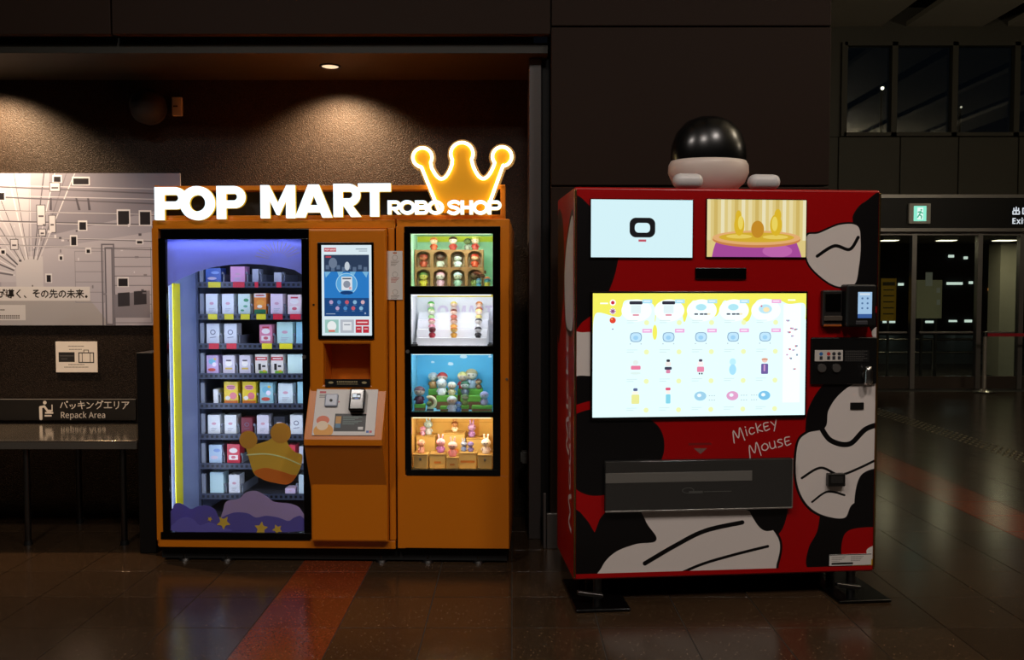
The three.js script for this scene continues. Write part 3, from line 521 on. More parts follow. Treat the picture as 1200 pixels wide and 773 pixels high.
  for (const s of [-1, 1]) {
    const x = s < 0 ? inL + 0.022 : inR - 0.022;
    obj('led_strip_lamp', bx(0.012, ih, 0.012, x, cy, -0.045), glow(0xdfe8ff, 2), V);
    areaLight(V, 0.025, ih, 0xd4e2ff, RACK_LIGHT, [x - s * 0.008, cy, -0.056], [0, s * 0.62, 0]);
  }
  obj('led_strip_lamp', bx(w - 0.1, 0.012, 0.012, cx, inT - 0.02, -0.06), glow(0xcfd4ff, 2), V);
  areaLight(V, w - 0.1, 0.03, 0xcdd6ff, RACK_LIGHT * 0.9, [cx, inT - 0.03, -0.06], [-Math.PI / 2 + 0.1, 0, 0]);
}
// middle interface panel
{
  const yel = M.yellow;
  const out = R1(363.5, 268, 454, 634, 0.03), hole = R1(380, 403, 434, 450, 0.03), sc = R1(373.5, 284, 439, 397, 0.03);
  const sh = new THREE.Shape([[out.l, out.b], [out.r, out.b], [out.r, out.t], [out.l, out.t]].map((p) => new THREE.Vector2(...p)));
  for (const q of [hole]) sh.holes.push(new THREE.Path([[q.l, q.b], [q.l, q.t], [q.r, q.t], [q.r, q.b]].map((p) => new THREE.Vector2(...p))));
  obj('interface_panel', new THREE.ExtrudeGeometry(sh, { depth: 0.028, bevelEnabled: true, bevelSize: 0.012, bevelThickness: 0.014, bevelOffset: -0.012, bevelSegments: 2 }).translate(0, 0, 0.002), yel, V);
  const bz = obj('screen_bezel', rb(sc.w, sc.h, 0.014, 0.004, sc.x, sc.y, 0.048), M.glossBlack, V);
  const s2 = R1(377, 287, 435.5, 393, 0.056);
  obj('touch_screen', new THREE.PlaneGeometry(s2.w, s2.h).translate(s2.x, s2.y, 0.0556), glow(0xffffff, 0.92, canvas(480, 860, (g) => {
    g.fillStyle = '#dff0f8'; g.fillRect(0, 0, 480, 860); g.fillStyle = '#c03848'; g.fillRect(26, 26, 116, 36); g.fillStyle = '#fff'; g.font = 'bold 22px sans-serif'; g.fillText('POP MART', 32, 52);
    g.fillStyle = '#8a98a4'; g.fillRect(330, 34, 110, 8); g.fillRect(360, 54, 80, 6);
    g.fillStyle = '#2a3c58'; g.fillRect(24, 92, 432, 160); g.fillStyle = '#5a6e8a'; for (let i = 0; i < 8; i++) g.fillRect(40 + i * 52, 190 + (i % 2) * 18, 34, 40); g.fillStyle = '#c8d2dc'; g.beginPath(); g.ellipse(246, 200, 24, 42, 0, 0, 7); g.fill(); g.fillStyle = '#6c7c94'; g.beginPath(); g.ellipse(110, 170, 40, 50, 0, 0, 7); g.fill();
    g.fillStyle = '#b84050'; g.fillRect(40, 104, 54, 16);
    g.fillStyle = '#2a7cc8'; g.fillRect(24, 252, 432, 250); g.fillStyle = '#7ab8e0'; for (let i = 0; i < 4; i++) { g.beginPath(); g.moveTo(30 + i * 120, 252); g.lineTo(90 + i * 120, 252); g.lineTo(40 + i * 130, 310); g.fill(); }
    g.fillStyle = '#5aa8e0'; g.beginPath(); g.arc(240, 368, 100, 0, 7); g.fill(); g.strokeStyle = '#a8d8f4'; g.lineWidth = 7; g.stroke();
    g.fillStyle = '#e2e6ec'; g.fillRect(190, 300, 104, 128); g.fillStyle = '#3c4250'; g.fillRect(200, 312, 84, 12); g.fillStyle = '#8c94a4'; g.beginPath(); g.arc(242, 372, 34, 0, 7); g.fill(); g.fillStyle = '#d8a0a8'; g.fillRect(262, 396, 22, 24);
    g.fillStyle = '#123c74'; g.beginPath(); g.ellipse(240, 452, 62, 18, 0, 0, 7); g.fill();
    g.fillStyle = '#1c4880'; g.fillRect(24, 502, 432, 174); const cs = ['#b8a0c8', '#4a8ac8', '#c85a6a', '#8ab8d8', '#d8b0b8'];
    for (let i = 0; i < 9; i++) { g.fillStyle = cs[i % 5]; g.beginPath(); g.arc(90 + (i % 5) * 76 + (i > 4 ? 60 : 0), i > 4 ? 600 : 542, 19, 0, 7); g.fill(); g.fillStyle = '#7890b0'; g.fillRect(76 + (i % 5) * 76 + (i > 4 ? 60 : 0), i > 4 ? 624 : 566, 28, 4); }
    g.fillStyle = '#a8b8d0'; g.fillRect(40, 650, 90, 6); g.fillRect(410, 640, 14, 16);
    g.fillStyle = '#9cc8c0'; g.fillRect(28, 708, 132, 126); g.fillStyle = '#eef2f2'; g.beginPath(); g.ellipse(94, 770, 44, 48, 0, 0, 7); g.fill(); g.fillStyle = '#d87868'; g.fillRect(64, 806, 60, 20);
    g.fillStyle = '#b8bec8'; g.fillRect(176, 708, 132, 126); g.fillStyle = '#e4e8ec'; g.fillRect(200, 730, 84, 80); g.fillStyle = '#707888'; g.fillRect(212, 752, 60, 8);
    g.fillStyle = '#c03040'; g.fillRect(324, 708, 128, 54); g.fillRect(324, 772, 58, 62); g.fillRect(394, 772, 58, 62); g.fillStyle = '#f0d0d0'; g.fillRect(338, 728, 100, 12); g.fillRect(336, 792, 34, 8); g.fillRect(406, 792, 34, 8);
  })), bz);
  // recess with its own liner and label
  const hz = -0.14; obj('recess_liner', [bx(hole.w, hole.h, 0.008, hole.x, hole.y, hz), bx(0.006, hole.h, 0.16, hole.l - 0.001, hole.y, hz / 2 - 0.0), bx(0.006, hole.h, 0.16, hole.r + 0.001, hole.y, hz / 2), bx(hole.w, 0.006, 0.16, hole.x, hole.t + 0.001, hz / 2), bx(hole.w, 0.006, 0.16, hole.x, hole.b - 0.001, hz / 2)], M.yellowEdge, V);
  const lb = R1(381, 444, 434, 453, 0.046);
  const tagp = obj('recess_label', rb(lb.w, lb.h, 0.006, 0.002, lb.x, lb.y, 0.047), M.black, V);
  obj('label_print', new THREE.PlaneGeometry(lb.w, lb.h).translate(lb.x, lb.y, 0.0505), mat(0xffffff, 0.5, 0, { map: canvas(424, 72, (g) => { g.fillStyle = '#0c0b09'; g.fillRect(0, 0, 424, 72); g.fillStyle = '#b4a67c'; g.beginPath(); g.ellipse(56, 32, 24, 11, 0, 0, 7); g.ellipse(368, 32, 24, 11, 0, 0, 7); g.fill(); for (let i = 0; i < 11; i++) g.fillRect(112 + i * 18, 18, 12, 14); for (let i = 0; i < 18; i++) g.fillRect(114 + i * 11, 42, 6, 8); }) }), tagp);
  // console: sloped desk that comes forward, lip, pocket below
  const a = m1(409, 452, 0.03).y, zB = 0.17, bL = m1(409, 515, zB).y, cL = m1(409, 523, zB).y, dL = m1(409, 573, 0.03).y, l0 = m1(363.5, 480, 0.03).x, r0 = m1(453, 480, 0.03).x;
  const prof = new THREE.Shape([[0.03, a], [0.03, dL], [zB - 0.01, cL], [zB, cL + 0.006], [zB, bL]].map(([z, y]) => new THREE.Vector2(z, y)));
  const wed = new THREE.ExtrudeGeometry(prof, { depth: r0 - l0 - 0.008, bevelEnabled: true, bevelSize: 0.003, bevelThickness: 0.004, bevelSegments: 1, bevelOffset: -0.003 }).rotateY(-Math.PI / 2).translate(r0 - 0.004, 0, 0);
  const con = obj('console', wed, yel, V);
  const tilt = Math.atan2(zB - 0.03, a - bL);   // lean of the desk from the vertical
  const desk = new THREE.Matrix4().makeTranslation((l0 + r0) / 2, (a + bL) / 2, (0.03 + zB) / 2).multiply(new THREE.Matrix4().makeRotationX(-tilt));
  const len = Math.hypot(zB - 0.03, a - bL), wd = r0 - l0;
  const onDesk = (g) => g.applyMatrix4(desk);
  const card = obj('desk_card', onDesk(rb(wd * 0.8, len * 0.86, 0.004, 0.002, 0.0, 0.0, 0.004)), M.white, con); card.userData.label = 'white instruction card on the sloped desk';
  obj('card_print', onDesk(new THREE.PlaneGeometry(wd * 0.79, len * 0.85).translate(0, 0, 0.0066)), mat(0xffffff, 0.4, 0, { map: canvas(576, 440, (g) => {
    g.fillStyle = '#dcd8d4'; g.fillRect(0, 0, 576, 440); g.fillStyle = '#c03848'; g.fillRect(28, 18, 60, 20); g.fillStyle = '#555'; for (let i = 0; i < 3; i++) g.fillRect(28, 48 + i * 13, 130 - i * 22, 6);
    g.fillStyle = '#e8a030'; g.beginPath(); g.ellipse(100, 400, 92, 70, 0, 0, 7); g.fill(); g.fillStyle = '#e07048'; g.beginPath(); g.ellipse(86, 300, 60, 44, 0, 0, 7); g.fill(); g.fillStyle = '#f0d8b8'; g.beginPath(); g.ellipse(86, 350, 54, 44, 0, 0, 7); g.fill();
    g.fillStyle = '#11161a'; g.fillRect(196, 236, 292, 168); g.fillStyle = '#c8903c'; g.fillRect(206, 260, 50, 110); g.fillStyle = '#4a7a9a'; g.fillRect(206, 330, 50, 40); g.fillStyle = '#6a8a84'; for (let i = 0; i < 6; i++) g.fillRect(272, 262 + i * 14, 180 - (i % 3) * 34, 5); g.fillStyle = '#ddd'; g.fillRect(420, 360, 48, 28);
    g.fillStyle = '#3c62b4'; g.fillRect(500, 396, 24, 20); g.fillStyle = '#c84858'; g.fillRect(528, 396, 24, 20); g.fillStyle = '#c84858'; g.fillRect(214, 116, 12, 12);
  }) }), con);
  const pt = obj('payment_terminal', onDesk(rb(wd * 0.2, len * 0.42, 0.05, 0.012, wd * 0.155, len * 0.19, 0.03)), M.glossBlack, con);
  obj('terminal_screen', onDesk(new THREE.PlaneGeometry(wd * 0.11, len * 0.11).translate(wd * 0.15, len * 0.24, 0.0556)), glow(0xffffff, 0.8, canvas(96, 64, (g) => { g.fillStyle = '#10141a'; g.fillRect(0, 0, 96, 64); g.fillStyle = '#dfe9f2'; g.fillRect(6, 6, 44, 36); g.fillRect(56, 20, 34, 22); g.fillStyle = '#5478c8'; g.fillRect(30, 52, 40, 8); })), pt);
  const scn = obj('scanner_window', onDesk(rb(wd * 0.17, len * 0.24, 0.02, 0.008, -wd * 0.19, len * 0.21, 0.012)), mat(0xaab4c6, 0.3), con);
  obj('scanner_lens', onDesk(cyl(0.008, 0.008, 0.006, 14).rotateX(Math.PI / 2).translate(-wd * 0.19, len * 0.2, 0.023)), M.black, scn);
  const hd = m1(365, 357, 0.046); obj('panel_lock', cyl(0.006, 0.006, 0.006, 12).rotateX(Math.PI / 2).translate(hd.x + 0.012, hd.y, 0.045), M.black, V);
}
// illuminated sign on top
function strokeShapeO(cx, cy, rx, ry, s) { const a = new THREE.Shape(); a.absellipse(cx, cy, rx, ry, 0, Math.PI * 2); const h = new THREE.Path(); h.absellipse(cx, cy, rx - s, ry - s, 0, Math.PI * 2); a.holes.push(h); return a; }
const poly = (...p) => new THREE.Shape(p.map((q) => new THREE.Vector2(...q)));
function bowl(w, y0, y1, s) {   // a D from x = 0, between y0 and y1, stroke s
  const R = (y1 - y0) / 2, a = new THREE.Shape(); a.moveTo(0, y0); a.lineTo(w - R, y0); a.absarc(w - R, y0 + R, R, -Math.PI / 2, Math.PI / 2); a.lineTo(0, y1); a.lineTo(0, y0);
  const h = new THREE.Path(); h.moveTo(s, y0 + s * 0.85); h.lineTo(w - R, y0 + s * 0.85); h.absarc(w - R, y0 + R, R - s * 0.85, -Math.PI / 2, Math.PI / 2); h.lineTo(s, y1 - s * 0.85); a.holes.push(h);
  return a;
}
function letterShapes(c, w, h, s) {
  if (c === 'P') return [poly([0, 0], [s, 0], [s, h], [0, h]), bowl(w, h * 0.34, h, s)];
  if (c === 'R') return [poly([0, 0], [s, 0], [s, h], [0, h]), bowl(w * 0.97, h * 0.34, h, s), poly([w * 0.3, h * 0.42], [w * 0.3 + s, h * 0.42], [w, 0], [w - s * 1.18, 0])];
  if (c === 'B') return [poly([0, 0], [s, 0], [s, h], [0, h]), bowl(w, 0, h * 0.56, s), bowl(w * 0.93, h * 0.46, h, s)];
  if (c === 'O') return [strokeShapeO(w / 2, h / 2, w / 2, h * 0.52, s)];
  if (c === 'M') return [poly([0, 0], [s, 0], [s, h * 0.62], [w / 2 - s * 0.1, h * 0.1], [w / 2 + s * 0.1, h * 0.1], [w - s, h * 0.62], [w - s, 0], [w, 0], [w, h], [w - s * 0.95, h], [w / 2, h * 0.42], [s * 0.95, h], [0, h])];
  if (c === 'A') { const a = poly([0, 0], [s * 1.12, 0], [w / 2, h * 0.72], [w - s * 1.12, 0], [w, 0], [w / 2 + s * 0.62, h], [w / 2 - s * 0.62, h]); return [a, poly([w * 0.24, h * 0.16], [w * 0.76, h * 0.16], [w * 0.68, h * 0.36], [w * 0.32, h * 0.36])]; }
  if (c === 'T') return [poly([w / 2 - s / 2, 0], [w / 2 + s / 2, 0], [w / 2 + s / 2, h - s * 0.9], [w, h - s * 0.9], [w, h], [0, h], [0, h - s * 0.9], [w / 2 - s / 2, h - s * 0.9])];
  if (c === 'H') return [poly([0, 0], [s, 0], [s, h * 0.41], [w - s, h * 0.41], [w - s, 0], [w, 0], [w, h], [w - s, h], [w - s, h * 0.41 + s * 0.9], [s, h * 0.41 + s * 0.9], [s, h], [0, h])];
  if (c === 'S') {
    const c0 = new THREE.CatmullRomCurve3([[0.94, 0.8], [0.72, 0.92], [0.4, 0.92], [0.14, 0.76], [0.24, 0.58], [0.55, 0.5], [0.82, 0.4], [0.86, 0.22], [0.62, 0.06], [0.3, 0.08], [0.06, 0.2]].map(([x, y]) => new THREE.Vector3(x * w, y * h, 0))).getPoints(50), L = [], Rr = [];
    c0.forEach((p, i) => { const t = c0[Math.min(50, i + 1)].clone().sub(c0[Math.max(0, i - 1)]).normalize(), n = new THREE.Vector3(-t.y, t.x, 0).multiplyScalar(s * 0.47); L.push(p.clone().add(n)); Rr.unshift(p.clone().sub(n)); });
    return [new THREE.Shape([...L, ...Rr].map((p) => new THREE.Vector2(p.x, p.y)))];
  }
  return [];
}
{
  const zs = -0.02, fr = R1(181, 217, 592, 255, zs);
  const post = obj('sign_frame', [vr(181, 217, 592, 222.5, zs - 0.1, zs), vr(181, 217, 186, 256, zs - 0.1, zs), vr(586.5, 217, 592, 256, zs - 0.1, zs), vr(181, 252, 592, 257.5, zs - 0.1, zs)], M.yellow, V);
  obj('sign_back', bx(fr.w - 0.02, fr.h - 0.02, 0.01, fr.x, fr.y, zs - 0.09), mat(0x0c0905, 0.7), post);
  const lit = glow(0xe2f4ff, 1.5), edge = mat(lin(0.7, 0.5, 0.05), 0.4, 0, { emissive: new THREE.Color(0xd8a010), emissiveIntensity: 0.5 });
  const text = (chars, spans, yT, yB, s, z) => [...chars].forEach((c, i) => {
    const [x0, x1] = spans[i], q = R1(x0, yT(x0), x1, yB(x0), z);
    const geos = letterShapes(c, q.w, q.h, s).map((k) => new THREE.ExtrudeGeometry(k, { depth: 0.02, bevelEnabled: true, bevelSize: 0.002, bevelThickness: 0.002, bevelSegments: 1, curveSegments: 20 }));
    const flat = join(geos.map((g) => g)); flat.translate(q.l, q.b, z - 0.02);
    const L = obj('sign_letter', flat, lit, post);
    // yellow acrylic back layer, a little larger
    const back = letterShapes(c, q.w, q.h, s).map((k) => new THREE.ExtrudeGeometry(k, { depth: 0.012, bevelEnabled: true, bevelSize: 0.004, bevelThickness: 0.002, bevelSegments: 1, curveSegments: 20 }));
    obj('sign_letter_rim', join(back).translate(q.l, q.b, z - 0.036), edge, post);
  });
  text('POPMART', [[181.5, 217], [211, 250], [254, 286], [305.5, 344.5], [346, 388], [391, 422], [420, 457]], (x) => 219.5 - (x - 181) * 0.0185, (x) => 257 - (x - 181) * 0.017, 0.044, 0.03);
  text('ROBOSHOP', [[454.5, 469], [468, 486], [486.5, 501], [501, 519.5], [524, 539], [540, 553.5], [554, 572], [572, 587]], () => 235, () => 250.5, 0.0145, 0.052);
  // crown
  const o = (x, y) => m1(440 + x / 6.444, 150 + y / 6.444, -0.004);
  const arc = (cx, cy, r, a0, a1, n = 20) => Array.from({ length: n + 1 }, (_, i) => { const a = a0 + (a1 - a0) * i / n; return [cx + Math.cos(a) * r, cy + Math.sin(a) * r]; });
  const D = Math.PI / 180;
  const quad = (p0, p1, p2, n = 10) => Array.from({ length: n + 1 }, (_, i) => { const t = i / n, u = 1 - t; return [u * u * p0[0] + 2 * u * t * p1[0] + t * t * p2[0], u * u * p0[1] + 2 * u * t * p1[1] + t * t * p2[1]]; });
  let out = [[487, 640], [350, 300], ...arc(355, 222, 72, 95 * D, 390 * D, 30), ...quad([424, 300], [470, 395], [505, 383]), ...quad([505, 383], [545, 375], [578, 275]), ...arc(653, 194, 84, 150 * D, 390 * D, 26), ...quad([735, 280], [775, 385], [815, 382]), ...quad([815, 382], [855, 380], [892, 290]), ...arc(956, 215, 72, 140 * D, 445 * D, 30), [835, 640]];
  const P = out.map(([x, y]) => o(x, y)).filter((p, i, a) => !i || p.distanceTo(a[i - 1]) > 0.002);
  const offset = (pts, d) => pts.map((p, i) => { const a = pts[(i - 1 + pts.length) % pts.length], b = pts[(i + 1) % pts.length], t = b.clone().sub(a).normalize(); return new THREE.Vector2(p.x + t.y * -d, p.y + t.x * d); });
  const area = THREE.ShapeUtils.area(P.map((p) => new THREE.Vector2(p.x, p.y))), sgn = area > 0 ? -1 : 1;
  const plate = obj('crown_plate', new THREE.ExtrudeGeometry(new THREE.Shape(P.map((p) => new THREE.Vector2(p.x, p.y))), { depth: 0.012, bevelEnabled: false }).translate(0, 0, -0.022), mat(lin(0.85, 0.4, 0.0), 0.7, 0, { emissive: new THREE.Color(0xff8a00), emissiveIntensity: 0.1 }), V);
  obj('crown_rim', new THREE.ExtrudeGeometry(new THREE.Shape(offset(P, 0.021 * sgn)), { depth: 0.006, bevelEnabled: false }).translate(0, 0, -0.03), mat(lin(0.34, 0.2, 0.1), 0.35, 0, { transmission: 0.3, thickness: 0 }), plate);
  const curve = new THREE.CatmullRomCurve3(P.map((p) => new THREE.Vector3(p.x, p.y, -0.002)), false, 'catmullrom', 0.1);
  obj('neon_sign_tube', new THREE.TubeGeometry(curve, 260, 0.0088, 8), glow(0xffe9a0, 6), plate);
  obj('crown_stand', [bx(0.03, 0.26, 0.02, m1(520, 240).x, m1(520, 240).y, -0.05), bx(0.03, 0.26, 0.02, m1(566, 240).x, m1(566, 240).y, -0.05)], M.black, plate);
}
// display niches
const toyGeo = {
  body: new THREE.LatheGeometry([[0, 0], [0.2, 0], [0.24, 0.05], [0.22, 0.2], [0.16, 0.36], [0.1, 0.44], [0, 0.46]].map((p) => new THREE.Vector2(...p)), 16),
  head: new THREE.SphereGeometry(0.27, 18, 14).scale(1.1, 0.95, 1).translate(0, 0.68, 0),
  hair: new THREE.SphereGeometry(0.285, 18, 10, 0, Math.PI * 2, 0, Math.PI * 0.52).scale(1.12, 0.98, 1.04).rotateX(-0.35).translate(0, 0.69, -0.015),
  ear: new THREE.CapsuleGeometry(0.06, 0.22, 4, 10), arm: new THREE.CapsuleGeometry(0.055, 0.16, 4, 8), foot: new THREE.SphereGeometry(0.09, 10, 8).scale(1, 0.7, 1.3),
  eye: new THREE.SphereGeometry(0.032, 8, 6),
};
toyGeo.arms = join([toyGeo.arm.clone().rotateZ(0.5).translate(0.22, 0.3, 0.02), toyGeo.arm.clone().rotateZ(-0.5).translate(-0.22, 0.3, 0.02)]);
toyGeo.feet = join([toyGeo.foot.clone().translate(0.11, 0.05, 0.06), toyGeo.foot.clone().translate(-0.11, 0.05, 0.06)]);
toyGeo.eyes = join([toyGeo.eye.clone().translate(0.1, 0.68, 0.26), toyGeo.eye.clone().translate(-0.1, 0.68, 0.26)]);
toyGeo.ears = join([toyGeo.ear.clone().rotateZ(-0.15).translate(0.12, 1.05, 0), toyGeo.ear.clone().rotateZ(0.15).translate(-0.12, 1.05, 0)]);
const skin = '#f0cdb4';
function toy(label, pos, h, [bodyC, headC, hairC], ears, turn = 0, group) {
  const t = thing('toy_figure', label, 'toy figure', pos, V.rotation.y + turn, group), k = (ears ? h / 1.22 : h / 0.98) * 1.08;
  const add = (n, g, c) => { const m = obj(n, g, mat(c, 0.35), t); m.scale.setScalar(k); return m; };
  add('body', toyGeo.body, bodyC); add('head', toyGeo.head, headC); add('arms', toyGeo.arms, bodyC); add('feet', toyGeo.feet, headC); add('eyes', toyGeo.eyes, '#241a16');
  if (hairC) add('hair', toyGeo.hair, hairC);
  if (ears) add('ears', toyGeo.ears, headC);
  return t;
}
const toWorld = (v) => v.clone().applyAxisAngle(new THREE.Vector3(0, 1, 0), V.rotation.y).add(V.position);
{
  const D = 0.3, frame = obj('display_frame', [vr(474, 265, 586.5, 273.5, -0.03, 0.006), vr(476, 335, 586, 345, -0.03, 0.006), vr(476, 405, 586, 415, -0.03, 0.006), vr(476, 482.5, 586, 489, -0.03, 0.006), vr(476, 550, 586.5, 557.5, -0.03, 0.006), vr(474, 272, 481.5, 551, -0.03, 0.006), vr(577.5, 272, 586.5, 551, -0.03, 0.006)], M.glossBlack, V);
  const lk = m1(478, 411.5); obj('lock', cyl(0.01, 0.01, 0.01, 18).rotateX(Math.PI / 2).translate(lk.x, lk.y, 0.01), M.brushed, frame);
  const gl = R1(481, 273, 578, 551, -0.01); obj('glass_pane', bx(gl.w, gl.h, 0.006, gl.x, gl.y, -0.034), M.glass, frame);
  const niche = (y0, y1, back, lampC, I, sides) => {
    const q = R1(479.5, y0 - 1.5, 579.5, y1 + 1.5, -0.04), m = mat(0xffffff, 0.7, 0, { map: back }), plain = mat(sides, 0.7);
    const n = obj('niche_lining', [bx(q.w, 0.006, D, q.x, q.b, -0.045 - D / 2), bx(q.w, 0.006, D, q.x, q.t, -0.045 - D / 2), bx(0.006, q.h, D, q.l, q.y, -0.045 - D / 2), bx(0.006, q.h, D, q.r, q.y, -0.045 - D / 2), bx(q.w, q.h, 0.006, q.x, q.y, -0.048 - D)], plain, V);
    obj('niche_backdrop', new THREE.PlaneGeometry(q.w - 0.01, q.h - 0.01).translate(q.x, q.y, -0.0435 - D), m, n);
    obj('niche_lamp', bx(q.w - 0.04, 0.008, 0.01, q.x, q.t - 0.009, -0.05), glow(lampC, 1.6), n);
    areaLight(V, q.w - 0.04, 0.02, lampC, I, [q.x, q.t - 0.016, -0.055], [-0.85, 0, 0]);
    return { ...q, n };
  };
  const put = (px, py, lz) => { const p = m1(px, py, lz); return p; };
  // 1: mint with a toy house shelf
  const n1 = niche(273, 335, canvas(64, 64, (g) => { g.fillStyle = '#b8e6cc'; g.fillRect(0, 0, 64, 64); g.fillStyle = '#d8d838'; g.fillRect(0, 0, 64, 7); }), 0xf4ffe8, NICHE_LIGHT, '#c4ecd6');
  {
    const hz = -0.2, depth = 0.055, l = put(486, 320, hz).x, r = put(566.5, 320, hz).x, tp = put(530, 292.5, hz).y, md = put(530, 314, hz).y, b = n1.b + 0.0035;
    const sh = new THREE.Shape([[l, b], [r, b], [r, tp], [l, tp]].map((p) => new THREE.Vector2(...p)));
    const w = (r - l) / 4;
    for (let j = 0; j < 2; j++) for (let i = 0; i < 4; i++) {
      const x0 = l + w * i + w * 0.09, x1 = l + w * (i + 1) - w * 0.09, y0 = j ? md + 0.006 : b + 0.004, y1 = (j ? tp : md) - 0.008, rr = (x1 - x0) / 2, h = new THREE.Path();
      h.moveTo(x0, y0); h.lineTo(x1, y0); h.lineTo(x1, y1 - rr * 0.7); h.absellipse((x0 + x1) / 2, y1 - rr * 0.7, rr, rr * 0.7, 0, Math.PI); h.lineTo(x0, y0); sh.holes.push(h);
    }
    const c0 = toWorld(new THREE.Vector3((l + r) / 2, b, hz)), hs = thing('toy_house_shelf', 'brown wooden arched toy shelf in the mint green display window', 'toy shelf', c0.toArray(), V.rotation.y), wood = mat(lin(0.34, 0.16, 0.06), 0.6);
    obj('arched_front', new THREE.ExtrudeGeometry(sh, { depth, bevelEnabled: false }).translate(-(l + r) / 2, -b, -depth), wood, hs);
    obj('shelf_back', bx(r - l, tp - b, 0.006, 0, (tp - b) / 2, -depth - 0.003), mat(lin(0.75, 0.62, 0.4), 0.7), hs);
    const T = (px, z, j, h, cols, word, ear) => { const y = j === 2 ? tp : j === 1 ? md + 0.006 : b + 0.004; const p = toWorld(new THREE.Vector3(put(px, 320, z).x, y + 0.0005, z)); toy(word, p.toArray(), h, cols, ear, 0, 'toys in the mint display window'); };
    const z = hz - 0.03;
    T(508.5, z, 2, 0.07, ['#c8502c', skin, '#d87838'], 'toy with orange hair standing leftmost on top of the brown toy shelf');
    T(531, z, 2, 0.074, ['#b83028', '#f0dcc8', '#4a2c20'], 'dark haired toy in red standing in the middle on top of the brown toy shelf');
    T(548, z, 2, 0.064, ['#9a9a90', '#6a7448', '#4c5a34'], 'small dark green toy on top of the brown toy shelf');
    T(557, z, 2, 0.073, ['#b83830', skin, '#d8c068'], 'blond toy in red standing rightmost on top of the brown toy shelf');
    const zi = hz - 0.02, up = [[496.5, ['#b84830', '#c86848', '#8a3020'], 'red'], [516, ['#e4e0d8', '#6a4030', '#3c241c'], 'dark brown and white'], [536.5, ['#dce4ec', '#f0ece8', '#4a3a34'], 'white and pale blue'], [556.5, ['#d85838', '#f0b890', '#c83828'], 'bright orange']];
    up.forEach(([px, c, w2], i) => T(px, zi, 1, 0.072, c, `${w2} toy in the ${ORD[i]} upper arch of the toy shelf`));
    const lo = [[496.5, ['#d8c040', '#e8c868', '#5a7a38'], 'yellow and green'], [516, ['#d8a8c0', '#f0d8d8', '#e0a8b8'], 'pink and white'], [536.5, ['#9ab8a8', '#e8dcc8', '#b8c8d8'], 'pale green'], [556.5, ['#8a9a50', '#6a4a30', '#4c3424'], 'brown and green']];
    lo.forEach(([px, c, w2], i) => T(px, zi, 0, 0.078, c, `${w2} toy in the ${ORD[i]} lower arch of the toy shelf`));
    const f = (px, z2, h, c, word) => toy(word, toWorld(new THREE.Vector3(put(px, 320, z2).x, b, z2)).toArray(), h, c, false, 0, 'toys in the mint display window');
    f(561, -0.12, 0.045, ['#5a9ac0', '#a8d0e0', '#3c7aa8'], 'small blue toy on the mint window floor before the shelf');
    f(571, -0.1, 0.055, ['#d8c048', '#68a8c8', '#d87848'], 'small blue and yellow toy in the right corner of the mint window floor');
    const pl = toWorld(new THREE.Vector3(put(562, 318, -0.15).x, b, -0.15)), ar = thing('toy_plane', 'small dark brown toy aeroplane on a stand in the mint display window', 'toy plane', pl.toArray(), V.rotation.y + 0.5), bw = mat('#5a3020', 0.5);
    obj('stand', cyl(0.004, 0.012, 0.06, 10).translate(0, 0.03, 0), bw, ar); obj('fuselage', new THREE.CapsuleGeometry(0.012, 0.05, 4, 10).rotateZ(1.25).translate(0, 0.07, 0), mat('#7a3a24', 0.5), ar); obj('wing', rb(0.02, 0.004, 0.09, 0.002, 0, 0.07, 0), bw, ar); obj('tail', rb(0.012, 0.02, 0.004, 0.002, 0.035, 0.085, 0), bw, ar);
  }
  // 2: white steps
  const n2 = niche(345, 405, canvas(256, 160, (g) => { g.fillStyle = '#eef2f4'; g.fillRect(0, 0, 256, 160); g.fillStyle = '#dcd2e6'; g.font = 'bold 58px sans-serif'; g.fillText('POP', 26, 78); g.fillText('MART', 120, 78, 124); g.fillStyle = '#e0cc30'; g.fillRect(0, 0, 256, 9); }), 0xf2f6ff, NICHE_LIGHT * 0.8, '#eceff2');
  {
    const yl = [365.5, 374.5, 385.5, 395.5], zl = [-0.29, -0.235, -0.18, -0.125], l = put(490, 380, -0.2).x, r = put(571, 380, -0.2).x, b = n2.b + 0.0035, c = (l + r) / 2;
    const st = thing('display_steps', 'white four step display stand in the white window', 'display stand', toWorld(new THREE.Vector3(c, b, -0.2)).toArray(), V.rotation.y), stepM = mat('#e6e8ec', 0.6);
    const tops = yl.map((y, i) => put(530, y, zl[i]).y);
    tops.forEach((t, i) => obj('step', rb(r - l - (3 - i) * -0.004, t - b, 0.053, 0.002, 0, (t - b) / 2, zl[i] + 0.2), stepM, st));
    const cols = [[['#7ac070', '#e8e0d0', '#58b848'], ['#d8c8b8', skin, '#e0c860'], ['#c87850', skin, '#d88848']], [['#98c078', '#e4e4d0', '#b8c888'], ['#b85840', skin, '#7a3c28'], ['#e0d088', skin, '#e8d890']], [['#d890a0', skin, '#b0486c'], ['#e0a038', skin, '#8a4828'], ['#d8d8d8', '#f0e8e0', '#303038']], [['#a82838', '#7a2030', '#541824'], ['#e0a030', '#e8c068', '#c87820'], ['#202024', '#e8e8e8', '#202024']]];
    const words = [['green haired', 'blond', 'orange haired'], ['pale green', 'brown haired', 'cream haired'], ['plum haired', 'dark haired orange', 'black haired white'], ['dark red', 'golden', 'black and white']], side = ['left', 'middle', 'right'], row = ['top', 'second', 'third', 'bottom'];
    for (let i = 0; i < 4; i++) [506, 532, 561].forEach((px, j) => toy(`${words[i][j]} toy, ${side[j]} one on the ${row[i]} step of the white display stand`, toWorld(new THREE.Vector3(put(px + (i - 1.5) * 0.4 * (1 - j), 380, zl[i]).x, tops[i] + 0.0005, zl[i] + 0.005)).toArray(), 0.06, cols[i][j], false, 0, 'toys on the white display steps'));
